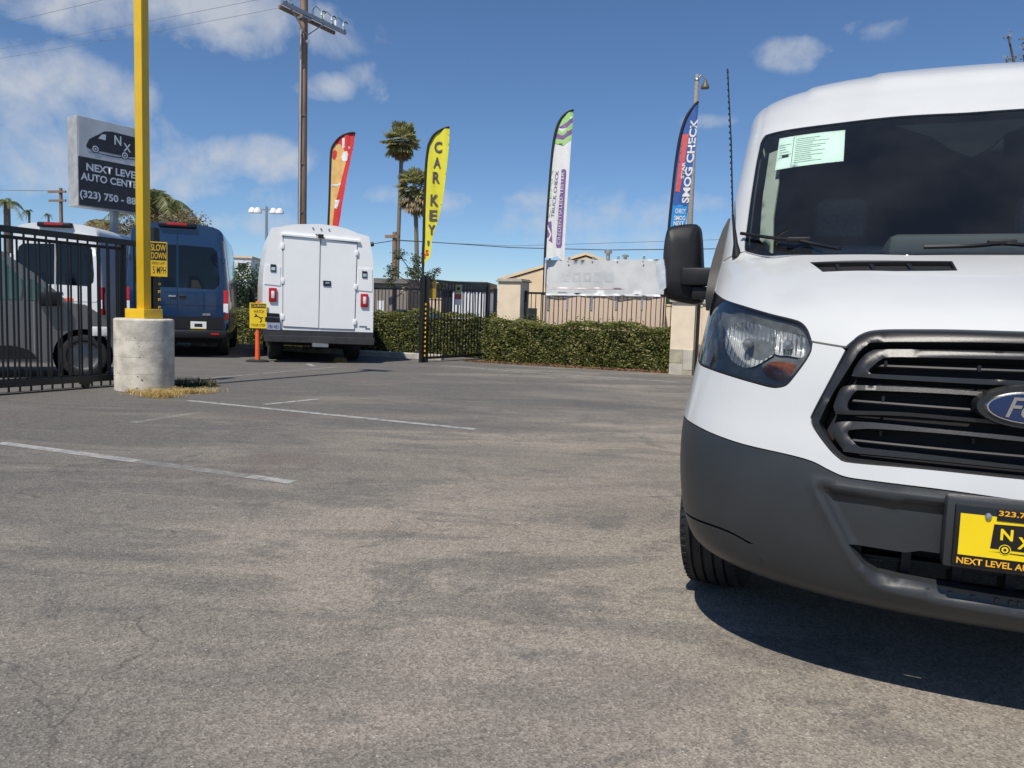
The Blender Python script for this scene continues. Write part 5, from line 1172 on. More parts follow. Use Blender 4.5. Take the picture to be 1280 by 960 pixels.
STONE = mat('foot_stone', (.36, .33, .24), rough=.9, var=.2, vscale=5, bump=.3, bscale=40); STONE2 = mat('foot_stone_pale', (.44, .41, .34), rough=.9, var=.15, vscale=5, bump=.3, bscale=40)
gp = gnd(853, 469)[:2]; FP = Frame(gp[0], gp[1], ha)
p2 = FP.thing('stone_footed_pillar', 'tan stucco pillar on a stone-clad foot at the end of the hedge', 'pillar')
xq0 = FP.p(838, 420)[0]; xq1 = FP.p(867, 420)[0]; zq = FP.p(853, 437)[1]; zq2 = FP.p(853, 378)[1]
MB().box(xq0, xq1, .02, .5, zq, zq2).obj('shaft', STUC, p2); MB().box(xq0-.05, xq1+.05, -.03, .55, zq2, zq2+.06, bev=.01).obj('cap', CAPM, p2)
xm = FP.p(853.5, 450)[0]; zm = FP.p(845, 454)[1]; zm2 = FP.p(860, 463)[1]
for a, b, c, d, mt in ((xq0, xm-.006, zm+.005, zq, STONE), (xm+.006, xq1, zm2+.005, zq, STONE2), (xq0, xm-.006, 0, zm-.005, STONE2), (xm+.006, xq1, 0, zm2-.005, STONE)):
    MB().box(a, b, 0, .3, c, d, bev=.006).obj('foot_stone', mt, p2)
MB().box(xq0+.01, xq1-.01, .012, .48, 0, zq-.001).obj('foot_core', CAPM, p2)
MB().tube([(xq1+.06, .1, 0), (xq1+.06, .1, zq2+.2)], .035, 10).obj('drain_pipe', BLACKM, p2, True)
bw = FP.thing('boundary_wall', 'tan wall continuing behind the white van from the stone-footed pillar', 'wall'); MB().box(xq1+.1, xq1+9, .3, .5, 0, 1.5).obj('wall_face', STUC, bw); MB().box(xq1+.1, xq1+9, .25, .55, 1.5, 1.56).obj('coping', CAPM, bw)
# weathered banner
bn = FH.thing('banner', 'long weathered white banner tied above the beige slat fence', 'banner')
BY = FY-.05
BANM = mat('weathered_vinyl', (.50, .51, .51), rough=.75, col2=(.60, .60, .60), vscale=3, detail=8)
bo = [FH.p(u, v, BY) for u, v in ((680.5, 325), (831, 324), (832, 368), (682, 366.5))]
bw_ = lambda d: (lambda a, z: np.stack([a, BY-d+.025*np.sin(a*3.3+z*2)+.015*np.sin(a*9+1), z], -1))
cl = panel('vinyl_sheet', bo, bw_(0), BANM, bn, step=.09, depth=.003)
panel('hem', [bo[3], bo[2], (bo[2][0], bo[2][1]-.05), (bo[3][0], bo[3][1]-.05)], bw_(.004), SIGNW, cl, step=.1, depth=0)
FADE = mat('faded_print', (.45, .47, .49), rough=.75, col2=(.54, .55, .56), vscale=9); FADR = mat('faded_red_print', (.60, .54, .54), rough=.7, var=.08)
for k in range(5):
    x = bo[0][0]+.45+k*.27; q = [(x, 1.1), (x+.21, 1.1), (x+.21, 1.32), (x, 1.32)]; zc = (bo[0][1]+bo[3][1])/2
    panel('faded_letter', [(a, b-1.21+zc) for a, b in q], bw_(.003), FADE, cl, step=.1, depth=0, holes=[[(x+.06, zc-.05), (x+.15, zc-.05), (x+.15, zc+.05), (x+.06, zc+.05)]])
panel('faded_strip', [(bo[0][0]+.15, zc-.30), (bo[1][0]-.9, zc-.28), (bo[1][0]-.9, zc-.23), (bo[0][0]+.15, zc-.25)], bw_(.003), FADR, cl, step=.1, depth=0)
for k, u in enumerate((685.7, 709.8, 740, 771, 803)):
    x, z = FH.p(u, 366, BY+.04); MB().box(x-.025, x+.025, BY+.03, BY+.06, FH.p(u, 388, BY)[1], z+.85, bev=.004).obj('banner_strut', STEEL, bn)
    MB().lathe([(0, -.012), (.02, -.01), (.02, 0)], 10, (x, BY-.03, bo[0][1]-.04), 'y').obj('grommet', STEEL, bn)

# ------------------------------------------------------------------ feather flags
def flag(F, left, right, label, cloth, waves, base_z=0.0, tag_bottom=None):
    t = F.thing('feather_flag', label, 'flag', 'feather flags along the hedge')
    L = [np.array(p) for p in catmull(F.pl(left), 4)]; Rr = [np.array(p) for p in catmull(F.pl(right), 4)]
    pole = [(p[0]-.012, 0, p[1]) for p in L]; pole = [(pole[0][0]-.0, .0, base_z)]+pole if base_z < pole[0][2]-.05 else pole
    MB().tube(pole, .016, 7).obj('pole', DARKPL, t, True)
    x0 = min(p[0] for p in L)
    wf = lambda d: (lambda a, z: np.stack([a, waves*np.sin((a-x0)*11+z*1.1)*np.clip((a-x0)*3, 0, 1)-d+waves*.32*np.sin((a-x0)*34+z*2.6+2*np.sin(z*1.7))*np.clip((a-x0)*4, 0, 1)+waves*.5*np.sin(z*2.3+1)*np.clip((a-x0)*3, 0, 1), z], -1))
    outl = [tuple(p) for p in L]+[tuple(p) for p in Rr]
    c = panel('cloth', clean(outl, .004), wf(0), cloth, t, step=.035, depth=.002)
    sleeve = [(p[0], p[1]) for p in L]; MB().tube([(p[0]+.006, -.004, p[1]) for p in L], .024, 6).obj('pole_sleeve', mat('sleeve_black', (.015, .015, .017), rough=.8), c, True)
    return t, c, wf
def warp(wf, d): return lambda x, z: tuple(wf(d)(x, z).T)
RED = mat('flag_red', (.62, .035, .035), rough=.7, var=.06); TAN = mat('flag_tan', (.66, .36, .13), rough=.75, col2=(.74, .48, .16), vscale=5); FW = mat('flag_white', (.74, .73, .72), rough=.7, var=.04)
YEL = mat('flag_yellow', (.72, .66, .04), rough=.7, var=.05, vscale=4); DGR = mat('flag_print_dark', (.10, .075, .07), rough=.8)
BLU = mat('flag_blue', (.035, .10, .33), rough=.7, var=.1); CYA = mat('flag_cyan', (.02, .26, .62), rough=.7, var=.06); SAL = mat('flag_salmon', (.60, .10, .10), rough=.7, var=.05)
PUR = mat('flag_purple', (.20, .11, .30), rough=.7, var=.06); GRN = mat('flag_green', (.36, .62, .22), rough=.7, var=.05)
def fz(L, x0, y0, k, F): return F.pl([(x0+x/k, y0+y/k) for x, y in L])
# red and tan flag behind the truck
P = at_depth(412, 300, 20.5); F1 = Frame(P[0], P[1], math.radians(5))
t, c, wf = flag(F1, [(409.5, 330), (410.4, 282), (411.7, 251), (412.8, 212), (413.7, 192.5), (415.6, 183.4), (422, 174), (430, 168.5), (439, 166), (444, 166.3)],
                [(444, 167), (440.4, 190), (435, 216), (428, 253.7), (423.4, 282.4), (414, 330)], 'red and tan feather flag rising behind the utility truck', RED, .02)
q = lambda L: fz(L, 400, 160, 7.68, F1)
panel('tan_print', q([(112, 300), (108, 230), (150, 150), (200, 160), (240, 230), (250, 330), (215, 460), (190, 560), (160, 680), (135, 800), (120, 935), (92, 935), (98, 600), (104, 400)]), wf(.004), TAN, c, step=.04, depth=0)
panel('red_print', q([(120, 230), (140, 205), (165, 230), (160, 270), (140, 310), (120, 290)]), wf(.007), RED, c, step=.03, depth=0)
panel('white_print', q([(145, 690), (190, 685), (165, 775), (140, 770)]), wf(.007), FW, c, step=.04, depth=0)
panel('white_print', q([(110, 545), (200, 525), (195, 550), (112, 562)]), wf(.007), FW, c, step=.04, depth=0)
a, b = q([(212, 196), (286, 100)]); text_obj('lettering', 'L', FW, c, a[0], b[0], a[1], b[1], 0, bold=.03, warp=warp(wf, .008))
panel('white_print', q([(205, 275), (225, 232), (262, 222), (272, 260), (262, 315), (235, 325), (212, 305)]), wf(.008), FW, c, step=.03, depth=0)
# yellow car key flag
F2 = Frame(*FR.w(-.12, -.04, 0)[:2], math.radians(3))
t, c, wf = flag(F2, [(526.5, 348), (528.6, 341.7), (528.6, 318), (529.4, 300), (530, 271), (532, 215), (534.7, 187), (537.5, 177), (543, 168), (552.5, 161.6), (561.5, 158.8)],
                [(562, 159.5), (561.5, 177.5), (559, 205.6), (554.4, 243), (548.8, 271), (541, 295.7), (538.5, 316), (537.5, 322), (532.8, 326.5), (530, 335.6), (529, 343)], 'yellow car key feather flag fixed to the dotted gate post', YEL, .02, base_z=1.6)
for ch, x, y, w_, h_ in (('C', 895, 235, 55, 74), ('A', 888, 338, 52, 70), ('R', 882, 437, 50, 74), ('K', 870, 588, 56, 74), ('E', 862, 690, 54, 70), ('Y', 851, 785, 50, 64)):
    a, b = fz([(x-w_/2, y+h_/2), (x+w_/2, y-h_/2)], 380, 140, 5.332, F2); text_obj('lettering', ch, DGR, c, a[0], b[0], a[1], b[1], 0, bold=.035, warp=warp(wf, .012))
a, b = fz([(821, 892), (837, 858)], 380, 140, 5.332, F2); text_obj('lettering', "'", DGR, c, a[0], b[0], a[1], b[1], 0, warp=warp(wf, .012))
a, b = fz([(808, 955), (832, 918)], 380, 140, 5.332, F2); text_obj('lettering', 'S', RED, c, a[0], b[0], a[1], b[1], 0, bold=.03, warp=warp(wf, .012))
a, b = F2.pl([(529.3, 323), (532, 317)]); panel('red_print', [(a[0], a[1]), (b[0], a[1]+.02), (b[0]-.01, b[1]), (a[0], b[1]-.02)], wf(.012), RED, c, step=.03, depth=0)
# white truck check flag
P = FH.w(FH.p(681, 330, FY-.2)[0], FY-.2, 0); F3 = Frame(P[0], P[1], math.radians(-4))
t, c, wf = flag(F3, [(681, 322), (682, 300), (684.5, 262), (687, 229), (690.4, 190), (694, 167), (699.6, 151), (708.7, 140.7), (716.8, 137.3)],
                [(717, 139), (716.3, 150), (714.5, 171.7), (712, 208), (708.7, 258.7), (706.5, 300), (705.7, 322), (707, 328), (702, 325), (696, 320), (689, 323)], 'white truck check feather flag with green and purple chevrons beside the banner', FW, .02, base_z=.0)
q = lambda L: fz(L, 640, 80, 4.364, F3)
for L_, m_ in (([(262, 312), (300, 272), (334, 258), (333, 290), (300, 318), (258, 345)], GRN), ([(256, 345), (300, 318), (333, 288), (331, 318), (300, 345), (268, 350)], PUR),
               ([(250, 352), (275, 372), (330, 318), (329, 352), (280, 390), (245, 378)], GRN), ([(243, 380), (275, 392), (328, 352), (326, 382), (278, 412), (238, 404)], PUR), ([(238, 406), (275, 416), (325, 383), (322, 412), (278, 446), (233, 432)], GRN)):
    panel('chevron', q(L_), wf(.006), m_, c, step=.05, depth=0)
panel('purple_bar', q([(270, 578), (278, 573), (292, 575), (296, 585), (272, 985), (266, 1002), (244, 1002), (240, 990)]), wf(.006), PUR, c, step=.06, depth=0)
panel('purple_block', q([(190, 862), (215, 858), (220, 975), (205, 965), (186, 935)]), wf(.006), PUR, c, step=.04, depth=0)
panel('white_tick', q([(186, 880), (194, 872), (216, 930), (200, 962), (196, 955), (208, 930)]), wf(.009), FW, c, step=.04, depth=0)
def slant_text(body, m_, p0, p1, wpx, c_, wfn, F_, k=None, d=.010, bold=.0):
    """lettering that climbs from p0 to p1 (pixels on the flag), wpx pixels tall"""
    A = np.array(F_.p(*p0)); B = np.array(F_.p(*p1)); W = abs(F_.p(p0[0]+wpx, p0[1])[0]-A[0]); ax = B-A
    def wp(x, z): XX = A[0]+ax[0]*z+x*W; ZZ = A[1]+ax[1]*z; return tuple(wfn(d)(XX, ZZ).T)
    return text_obj('lettering', body, m_, c_, 0, 1, 0, 1, 0, bold=bold, rot=1, warp=wp)
s4 = lambda x, y: (640+x/4.364, 80+y/4.364)
slant_text('TRUCK CHECK', PUR, s4(212, 835), s4(238, 580), 4.0, c, wf, F3)
slant_text('CLEAN', GRN, s4(190, 835), s4(208, 578), 4.0, c, wf, F3)
slant_text('CREDENTIALED TESTER', FW, s4(246, 985), s4(268, 590), 3.6, c, wf, F3, d=.012)
# blue smog check flag
P = FH.w(HL-.15, 1.02, 0); F4 = Frame(P[0], P[1], math.radians(-6))
t, c, wf = flag(F4, [(832, 350), (834.5, 310), (836, 284), (839.4, 249.6), (844, 208), (849.7, 171.7), (857.7, 146.5), (869, 130.4), (873, 127)],
                [(873.3, 132.7), (871.4, 153), (865.7, 208), (861, 254), (856.5, 281), (848, 320), (840, 350)], 'blue smog check feather flag with a red strip beside the grey lamp post', BLU, .02, base_z=.0)
q = lambda L: fz(L, 640, 80, 4.364, F4)
panel('red_strip', q([(930, 385), (966, 380), (915, 700), (890, 695)]), wf(.006), SAL, c, step=.05, depth=0)
panel('cyan_block', q([(878, 768), (958, 770), (946, 878), (940, 905), (862, 900)]), wf(.006), CYA, c, step=.06, depth=0)
slant_text('SMOG CHECK', FW, s4(925, 758), s4(975, 300), 9.0, c, wf, F4, bold=.03, d=.008)
slant_text('STAR', FW, s4(920, 625), s4(930, 535), 4.0, c, wf, F4, bold=.02, d=.010)
for a_, b_, tx in (((890, 815), (950, 790), 'CHECK'), ((884, 852), (946, 828), 'SMOG'), ((880, 880), (938, 858), 'NEXT')):
    a, b = q([a_, b_]); text_obj('lettering', tx, FW, c, a[0], b[0], a[1], b[1], 0, bold=.02, warp=warp(wf, .010))

# ------------------------------------------------------------------ company sign on its steel post
P = at_depth(149, 300, 18.4); FN = Frame(P[0], P[1], math.radians(57))
sn = FN.thing('company_sign', 'tall two-panel company sign with a van logo behind the yellow light pole', 'sign')
sx0, sz1 = FN.p(96, 144); _, sz0 = FN.p(97, 256.5); sx1 = .70
SGREY = mat('sign_cabinet', (.36, .37, .38), rough=.6, var=.15, vscale=5); SLIGHT = mat('sign_face_light', (.47, .49, .52), rough=.45, col2=(.60, .62, .65), vscale=2); SDARK = mat('sign_face_dark', (.022, .024, .03), rough=.4, var=.2, vscale=6); SPRINT = mat('sign_print_white', (.62, .65, .70), rough=.5, var=.05)
MB().box(sx0-.005, sx1, 0, .42, sz0-.01, sz1+.01, bev=.012).obj('cabinet', SGREY, sn)
zmid = FN.p(97.5, 194.5)[1]
up_ = MB().box(sx0+.02, sx1-.02, -.012, 0, zmid, sz1-.02).obj('upper_face', SLIGHT, sn); dn = MB().box(sx0+.02, sx1-.02, -.012, 0, sz0+.02, zmid-.008).obj('lower_face', SDARK, sn)
MB().box(-.07, .07, .14, .28, 0, sz0).obj('post', SGREY, sn)
q1 = lambda L: [FN.p(x/4, 120+y/4) for x, y in L]
lv_ = MB().prism(q1([(432, 258), (430, 245), (445, 215), (490, 193), (520, 177), (560, 179), (700, 214), (702, 308), (672, 308), (640, 306), (500, 277), (480, 280)]), -.018, -.013).obj('logo_van', SDARK, up_)
MB().prism(q1([(489, 213), (507, 192), (528, 194), (526, 222)]), -.020, -.018).obj('logo_window', SPRINT, lv_)
for (cx, cy) in ((475, 265), (622, 298)):
    c0 = np.array(q1([(cx, cy)])[0]); rr = .095
    for r, m_, y in ((rr, SDARK, -.021), (rr*.78, SPRINT, -.022), (rr*.5, SDARK, -.023), (rr*.25, SPRINT, -.024)): MB().lathe([(0, 0), (r, 0)], 20, (c0[0], y, c0[1]), 'y').obj('logo_wheel', m_, lv_)
MB().prism(q1([(436, 276), (560, 300), (700, 322), (690, 324), (560, 305)]), -.016, -.013).obj('logo_ground', SDARK, up_)
def tb(body, a, b, m_, par, y=-.015, bold=.02):
    A, B = q1([a])[0], q1([b])[0]; text_obj('lettering', body, m_, par, A[0], B[0], A[1], B[1], y, bold=bold)
tb('N', (570, 243), (604, 203), SPRINT, lv_, -.0205); tb('X', (615, 276), (652, 243), SPRINT, lv_, -.0205)
A = q1([(430, 372), (430, 334)]); B = q1([(700, 420)])[0]; text_obj('lettering', 'NEXT LEVEL', SPRINT, dn, A[0][0], B[0], A[0][1], A[1][1], -.015, bold=.03)
A = q1([(402, 418), (402, 380)]); B = q1([(712, 420)])[0]; text_obj('lettering', 'AUTO CENTER', SPRINT, dn, A[0][0], B[0], A[0][1], A[1][1], -.015, bold=.03)
A = q1([(398, 516), (398, 467)]); B = q1([(700, 520)])[0]; text_obj('lettering', '(323) 750 - 888', SPRINT, dn, A[0][0], B[0], A[0][1], A[1][1], -.015, bold=.03)

# ------------------------------------------------------------------ utility pole, lamp post, floodlights, wires
WOOD = mat('weathered_pole_wood', (.16, .105, .072), rough=.9, col2=(.30, .21, .15), vscale=12, bump=.5, bscale=30, stretch=(1, 1, .08))
P = at_depth(377.5, 300, 29.5); FU = Frame(P[0], P[1], math.radians(60)); WIRE_ = mat('cable_black', (.02, .02, .022), rough=.6)
up = FU.thing('utility_pole', 'tall wooden utility pole with steel crossarm rising behind the utility truck', 'utility pole')
MB().tube([(0, 0, 0), (0, 0, 7), (0, 0, 15)], [.175, .16, .145], 14).obj('pole', WOOD, up, True, 60)
za_ = FU.p(377, 15)[1]
e0 = FU.p(347, 0)[0]; e1 = FU.p(427, 40)[0]
ZL = FU.p(350, 2, -.2)[1]; ZR = FU.p(424, 37, -.2)[1]; zarm = (ZL+ZR)/2
arm = MB().box(e0, e1, -.26, -.15, zarm-.07, zarm+.07, bev=.008).obj('crossarm', STEEL, up)
for x in (e0+.15, e0+.45, e1*.35, e1*.62, e1-.12):
    ins = MB().lathe([(.03, 0), (.05, .02), (.05, .04), (.035, .05), (.055, .08), (.055, .10), (.035, .11), (.055, .14), (.055, .16), (.03, .2), (.03, .3), (0, .3)], 12, (x, -.2, zarm+.07)).obj('insulator', mat('porcelain', (.55, .56, .55), rough=.3), up, True, 40)
    MB().tube([(x, -.2, zarm+.33), (x+.12, -.22, zarm+.42), (x+.2, -.24, zarm+.36)], .022, 6).obj('cutout_fuse', DARKPL, ins)
    MB().box(x-.05, x+.05, -.29, -.13, zarm+.05, zarm+.09).obj('insulator_bracket', STEEL, up)
MB().box(-.2, .2, -.2, .2, zarm-.16, zarm-.08).obj('arm_bracket', STEEL, up)
for x in (e0+.3, e1*.2, e1*.48, e1*.8):
    MB().lathe([(.05, 0), (.05, .30), (.035, .34), (0, .34)], 10, (x, -.06, zarm+.02)).obj('arrester', SIGNW, up, True, 40); MB().tube([(x, -.06, zarm+.36), (x+.1, -.12, zarm+.5), (x+.25, -.2, zarm+.38)], .014, 5).obj('jumper', WIRE_, up)
for sx in (-1, 1): MB().tube([(0, -.17, zarm-.75), (sx*.85, -.2, zarm-.06)], .022, 6).obj('arm_brace', STEEL, up)
MB().box(e0*.8, e1*.9, .14, .24, zarm-.07, zarm+.05).obj('rear_crossarm', WOOD, up)
MB().tube([(-.22, -.08, .5), (-.22, -.08, zarm-.6)], .024, 8).obj('conduit', mat('grey_conduit', (.45, .48, .52), rough=.5), up, True)
for z in np.arange(3, zarm-.5, 1.8): MB().tube([(-.24, -.08, z), (0, -.165, z)], .012, 6).obj('conduit_clamp', STEEL, up)
MB().lathe([(0, -.02), (.07, -.02), (.07, .1)], 14, (.02, -.21, FU.p(378, 52)[1]), 'y').obj('pole_tag', SIGNW, up)
WIRE = mat('cable_black', (.02, .02, .022), rough=.6); WIREG = mat('cable_grey', (.25, .27, .30), rough=.6)
def wire(pts, label, r=.014, m_=None, sag=0.0):
    P = [np.array(p, float) for p in pts]
    if len(P) == 2: P = [P[0]+(P[1]-P[0])*t-np.array([0, 0, sag*4*t*(1-t)]) for t in np.linspace(0, 1, 14)]
    return tag(MB().tube(P, r, 5).obj('overhead_wire', m_ or WIRE), label, 'wire', 'overhead wires')
arm_end = lambda u, v, d=29.3: at_depth(u, v, d)
wire([at_depth(-260, 112, 34), at_depth(353, 9, 29.3)], 'grey wire running from the steel crossarm away over the company sign', .008, WIREG, .15)
wire([at_depth(-260, 105, 34), at_depth(330, -2, 29.3)], 'upper grey wire crossing above the company sign', .008, WIREG, .1)
wire([at_depth(-200, 70, 34), at_depth(160, -8, 29.5)], 'short grey wire high above the white van roof', .008, WIREG, .1)
wire([at_depth(464, 305, 38), at_depth(497, 300, 38), at_depth(560, 304, 38), at_depth(640, 309.5, 38), at_depth(760, 312.5, 38), at_depth(900, 311, 38), at_depth(1500, 285, 38)], 'thick black cable strung low past the palms and the house gable', .021)
wire([at_depth(497, 301, 39), at_depth(640, 307.5, 39), at_depth(1500, 281, 39)], 'thin upper black cable beside the thick low cable', .009)
MB_ = MB().tube([at_depth(461, 306, 38), at_depth(467, 305, 38)], .11, 8).obj('cable_splice', WIRE); tag(MB_, 'black splice case hanging on the low cable beside the truck roof', 'splice case')
P = at_depth(866, 300, 19); FLp = Frame(P[0], P[1], 0)
ls = FLp.thing('lamp_post', 'grey concrete lamp post with a small hooded lamp beside the blue flag', 'lamp post')
zt_ = FLp.p(872, 93)[1]; x_t = FLp.p(871.5, 93)[0]; x_b = FLp.p(862.5, 275)[0]; zb2 = FLp.p(862, 275)[1]; x0_ = x_b-(x_t-x_b)/(zt_-zb2)*zb2
PC = mat('post_concrete', (.30, .28, .25), rough=.9, var=.25, vscale=30, bump=.3)
MB().tube([(x0_, 0, 0), ((x0_+x_t)/2, 0, zt_/2), (x_t, 0, zt_-.05), (x_t, 0, zt_)], [.085, .068, .05, .035], 14).obj('post', PC, ls, True, 50)
MB().lathe([(.055, 0), (.065, .03), (.055, .06)], 14, (x_t, 0, zt_-.16)).obj('collar', STEEL, ls, True)
MB().tube([(x_t, 0, zt_-.12), (x_t+.09, -.02, zt_-.03), (x_t+.16, -.03, zt_-.06), (x_t+.2, -.03, zt_-.14)], .018, 7).obj('lamp_arm', STEEL, ls, True)
MB().lathe([(.0, .13), (.03, .12), (.045, .05), (.10, -.05), (.105, -.09), (0, -.09)], 16, (x_t+.2, -.03, zt_-.24)).obj('lamp_hood', mat('lamp_bronze', (.10, .08, .06), rough=.5), ls, True, 40)
def floodpole(u, d, ytop, label):
    P = at_depth(u, 300, d); F = Frame(P[0], P[1], 0); t = F.thing('floodlight_pole', label, 'floodlight'); z = F.p(u, ytop)[1]
    MB().tube([(0, 0, 0), (0, 0, z+.25)], [.16, .10], 8).obj('mast', STEEL, t, True); a = F.p(u-17, ytop)[0]; MB().box(a, -a, -.05, .05, z-.05, z+.05).obj('crossbar', STEEL, t)
    for x in (a, a*.6, -a*.55, -a):
        MB().lathe([(0, .2), (.16, .16), (.30, -.05), (.32, -.25), (0, -.22)], 14, (x, -.1, z-.05)).obj('floodlight', SIGNW, t, True, 40)
    return t
floodpole(333, 62, 262, 'thin grey mast with four floodlights between the blue van and the truck')
def smallpole(u, d, ytop, arms, label, r=.15):
    P = at_depth(u, 300, d); F = Frame(P[0], P[1], math.radians(-15)); t = F.thing('utility_pole', label, 'utility pole'); z = F.p(u, ytop)[1]
    MB().tube([(0, 0, 0), (0, 0, z)], [r*1.15, r*.85], 8).obj('pole', WOOD, t, True)
    for yy, x0_, x1_ in arms: zz_ = F.p(u, yy)[1]; MB().box(F.p(x0_, yy)[0], F.p(x1_, yy)[0], -.2, -.08, zz_-.08, zz_+.08).obj('crossarm', WOOD, t)
    return t
smallpole(77, 62, 235, [(240, 62, 84), (251, 63, 84)], 'far wooden utility pole with two crossarms above the white van')
smallpole(493.5, 40, 290, [(296, 483, 500)], 'wooden utility pole with one short crossarm beside the palm trunk')
wire([at_depth(-150, 223, 62), at_depth(77, 238, 62)], 'far wire reaching the distant crossarm pole above the white van', .035, WIREG, .3)

# ------------------------------------------------------------------ palms, trees
PG = 'palm trees beyond the yard'
def base_at(u, d): P = at_depth(u, 390, d); return (P[0], P[1], 0)
def top_h(u, v, d): return float(at_depth(u, v, d)[2])
b = base_at(495, 64); fan_palm('tall fan palm with a full crown and slim trunk beside the yellow flag', b, top_h(505, 182, 64), 1.75, .18, 1.0, float(at_depth(505, 190, 64)[0]-b[0]), PG)
b = base_at(521.5, 58); fan_palm('shorter fan palm with a long skirt of dead fronds partly behind the yellow flag', b, top_h(521, 236, 58), 1.5, .18, 1.75, float(at_depth(520.5, 236, 58)[0]-b[0]), PG)
feather_palm('far feather palm with drooping fronds left of the distant utility pole', base_at(10, 66), top_h(16, 256, 66), 1.9, .3, PG)
feather_palm('tiny far palm top just above the white van roof', base_at(38, 120), top_h(38, 266, 120), 1.5, .2, PG, 12)
feather_palm('smallest far palm top beside the distant utility pole', base_at(62, 130), top_h(62, 270, 130), 1.3, .2, PG, 12)
feather_palm('bushy feather palm behind the yellow light pole and the blue van', base_at(190, 32), top_h(192, 262, 32), 2.7, .25, PG, 46, tilt=(.35, 1.5))
feather_palm('yellowish low palm under the company sign', base_at(122, 34), top_h(122, 290, 34), 1.9, .25, PG, 40, DRYL, tilt=(.2, 1.5))
blob_tree('dry_tree', 'brownish half-dry tree above the blue van roof', base_at(232, 31), 3.2, [(0, 0, 4.2, .95, .7), (-1.2, .2, 4.1, .9, .65), (-2.2, 0, 3.9, .9, .7), (.6, 0, 3.8, .6, .5)], 5200, DRYL, .13, .14)
blob_tree('green_tree', 'round bright green tree between the blue van and the utility truck', base_at(306, 27), 1.4, [(0, 0, 2.0, .75, .7), (-.45, .1, 1.5, .6, .6), (.4, .1, 1.5, .6, .6), (0, 0, 1.1, .8, .7)], 6500, BUSHL, .10, .12, fill=.8)
P = base_at(531, 24)
blob_tree('young_tree', 'sparse young tree with crooked branches behind the dotted gate post', P, 1.9, [(-1.05, 0, 2.35, .28, .28), (-.85, .1, 2.9, .24, .22), (-.35, 0, 2.35, .33, .25), (-.3, .1, 2.75, .24, .26), (.15, 0, 2.3, .22, .18), (.45, .1, 2.0, .24, .16), (.35, 0, 2.45, .14, .12), (-1.1, 0, 2.0, .2, .2)], 1500, TREEL, .085, .06, fill=.7)
P = base_at(1290, 13)
blob_tree('bare_tree', 'half-bare brown tree whose twigs show above the white van roof', P, 4.2, [(-.80, 0, 5.58, .10, .08), (-.74, .1, 5.98, .12, .16), (-.52, 0, 5.66, .12, .10), (-.40, .1, 5.88, .16, .16), (-.28, 0, 6.05, .2, .14), (.1, .1, 5.8, .24, .2), (.5, 0, 5.6, .4, .3), (.35, .2, 6.2, .35, .25), (1.0, 0, 5.2, .5, .35), (.9, .2, 5.9, .4, .3)], 900, DRYL, .06, .12, fill=.75)

# ------------------------------------------------------------------ buildings beyond
CREAM = mat('cream_stucco', (.74, .57, .37), rough=.9, var=.05, vscale=2, bump=.15, bscale=50); ROOFT = mat('tan_roof', (.46, .35, .25), rough=.9, var=.1)
P = at_depth(731, 350, 33); FB = Frame(P[0], P[1], math.radians(-8))
hs_ = FB.thing('gabled_house', 'cream stucco house with a wide low gable behind the banner', 'house')
az = FB.p(731, 317)[1]; ez = FB.p(626, 350)[1]; ex_ = FB.p(624, 350)[0]; exr = FB.p(838, 352)[0]
MB().prism([(ex_+.25, 0), (exr-.25, 0), (exr-.25, ez), (0, az-.12), (ex_+.25, ez)], 0, 9).obj('wall', CREAM, hs_)
rf_ = MB(); rf_.prism([(ex_, ez-.03), (0, az-.06), (0, az+.06), (ex_, ez+.09)], -.06, 9.3); rf_.obj('roof', CREAM, hs_)
rf_ = MB(); rf_.prism([(0, az-.06), (exr, ez-.03), (exr, ez+.09), (0, az+.06)], -.06, 9.3); rr_ = rf_.obj('roof', CREAM, hs_)
for u, v0_, v1_, r in ((760, 312.5, 322, .13), (781.5, 318.5, 324, .12)):
    x, z = FB.p(u, v1_, 2.0); z2_ = FB.p(u, v0_, 2.0)[1]; MB().lathe([(r*.7, z-.5), (r*.7, z+(z2_-z)*.45), (r*1.3, z+(z2_-z)*.55), (r*1.4, z+(z2_-z)*.8), (r*.8, z2_), (0, z2_)], 16, (x, 2.0, 0)).obj('roof_vent', STEEL, rr_, True, 40)
MB().box(ex_+.8, ex_+1.7, -.02, .02, .9, 1.5, bev=.01).obj('window', mat('dark_window', (.03, .035, .04), rough=.1), hs_)
P = at_depth(540, 380, 42); FW_ = Frame(P[0], P[1], math.radians(-12))
bw2 = FW_.thing('boundary_wall', 'long cream wall far behind the hedge and the gate leaf', 'wall')
MB().box(-14, 16, 0, .2, 0, FW_.p(540, 374)[1]).obj('wall_face', mat('cream_wall', (.72, .58, .42), rough=.9, var=.06), bw2); MB().box(-14, 16, -.04, .24, FW_.p(540, 374)[1], FW_.p(540, 374)[1]+.08).obj('coping', CREAM, bw2)
P = at_depth(470, 370, 40); FGb = Frame(P[0], P[1], math.radians(-14))
gb = FGb.thing('warehouse', 'low grey-brown building seen between the truck and the gate post', 'building')
z1_ = FGb.p(480, 348)[1]; x1_ = FGb.p(510, 360)[0]
MB().box(-6, x1_, 0, 6, 0, z1_-.25).obj('wall', mat('greige_wall', (.22, .19, .165), rough=.9, var=.08), gb); MB().box(-6.1, x1_+.1, -.15, 6.1, z1_-.25, z1_).obj('roof', mat('greige_roof', (.16, .145, .13), rough=.9), gb)
dx0, dz0 = FGb.p(472, 390); dx1, dz1 = FGb.p(480, 376); MB().box(dx0, dx1, -.03, .02, .0, dz1).obj('door', SIGNW, gb); MB().box(FGb.p(503, 355)[0], FGb.p(506, 355)[0], -.02, .02, z1_-.75, z1_-.45).obj('window', CREAM, gb)
P = at_depth(588, 380, 28); FX = Frame(P[0], P[1], math.radians(-8))
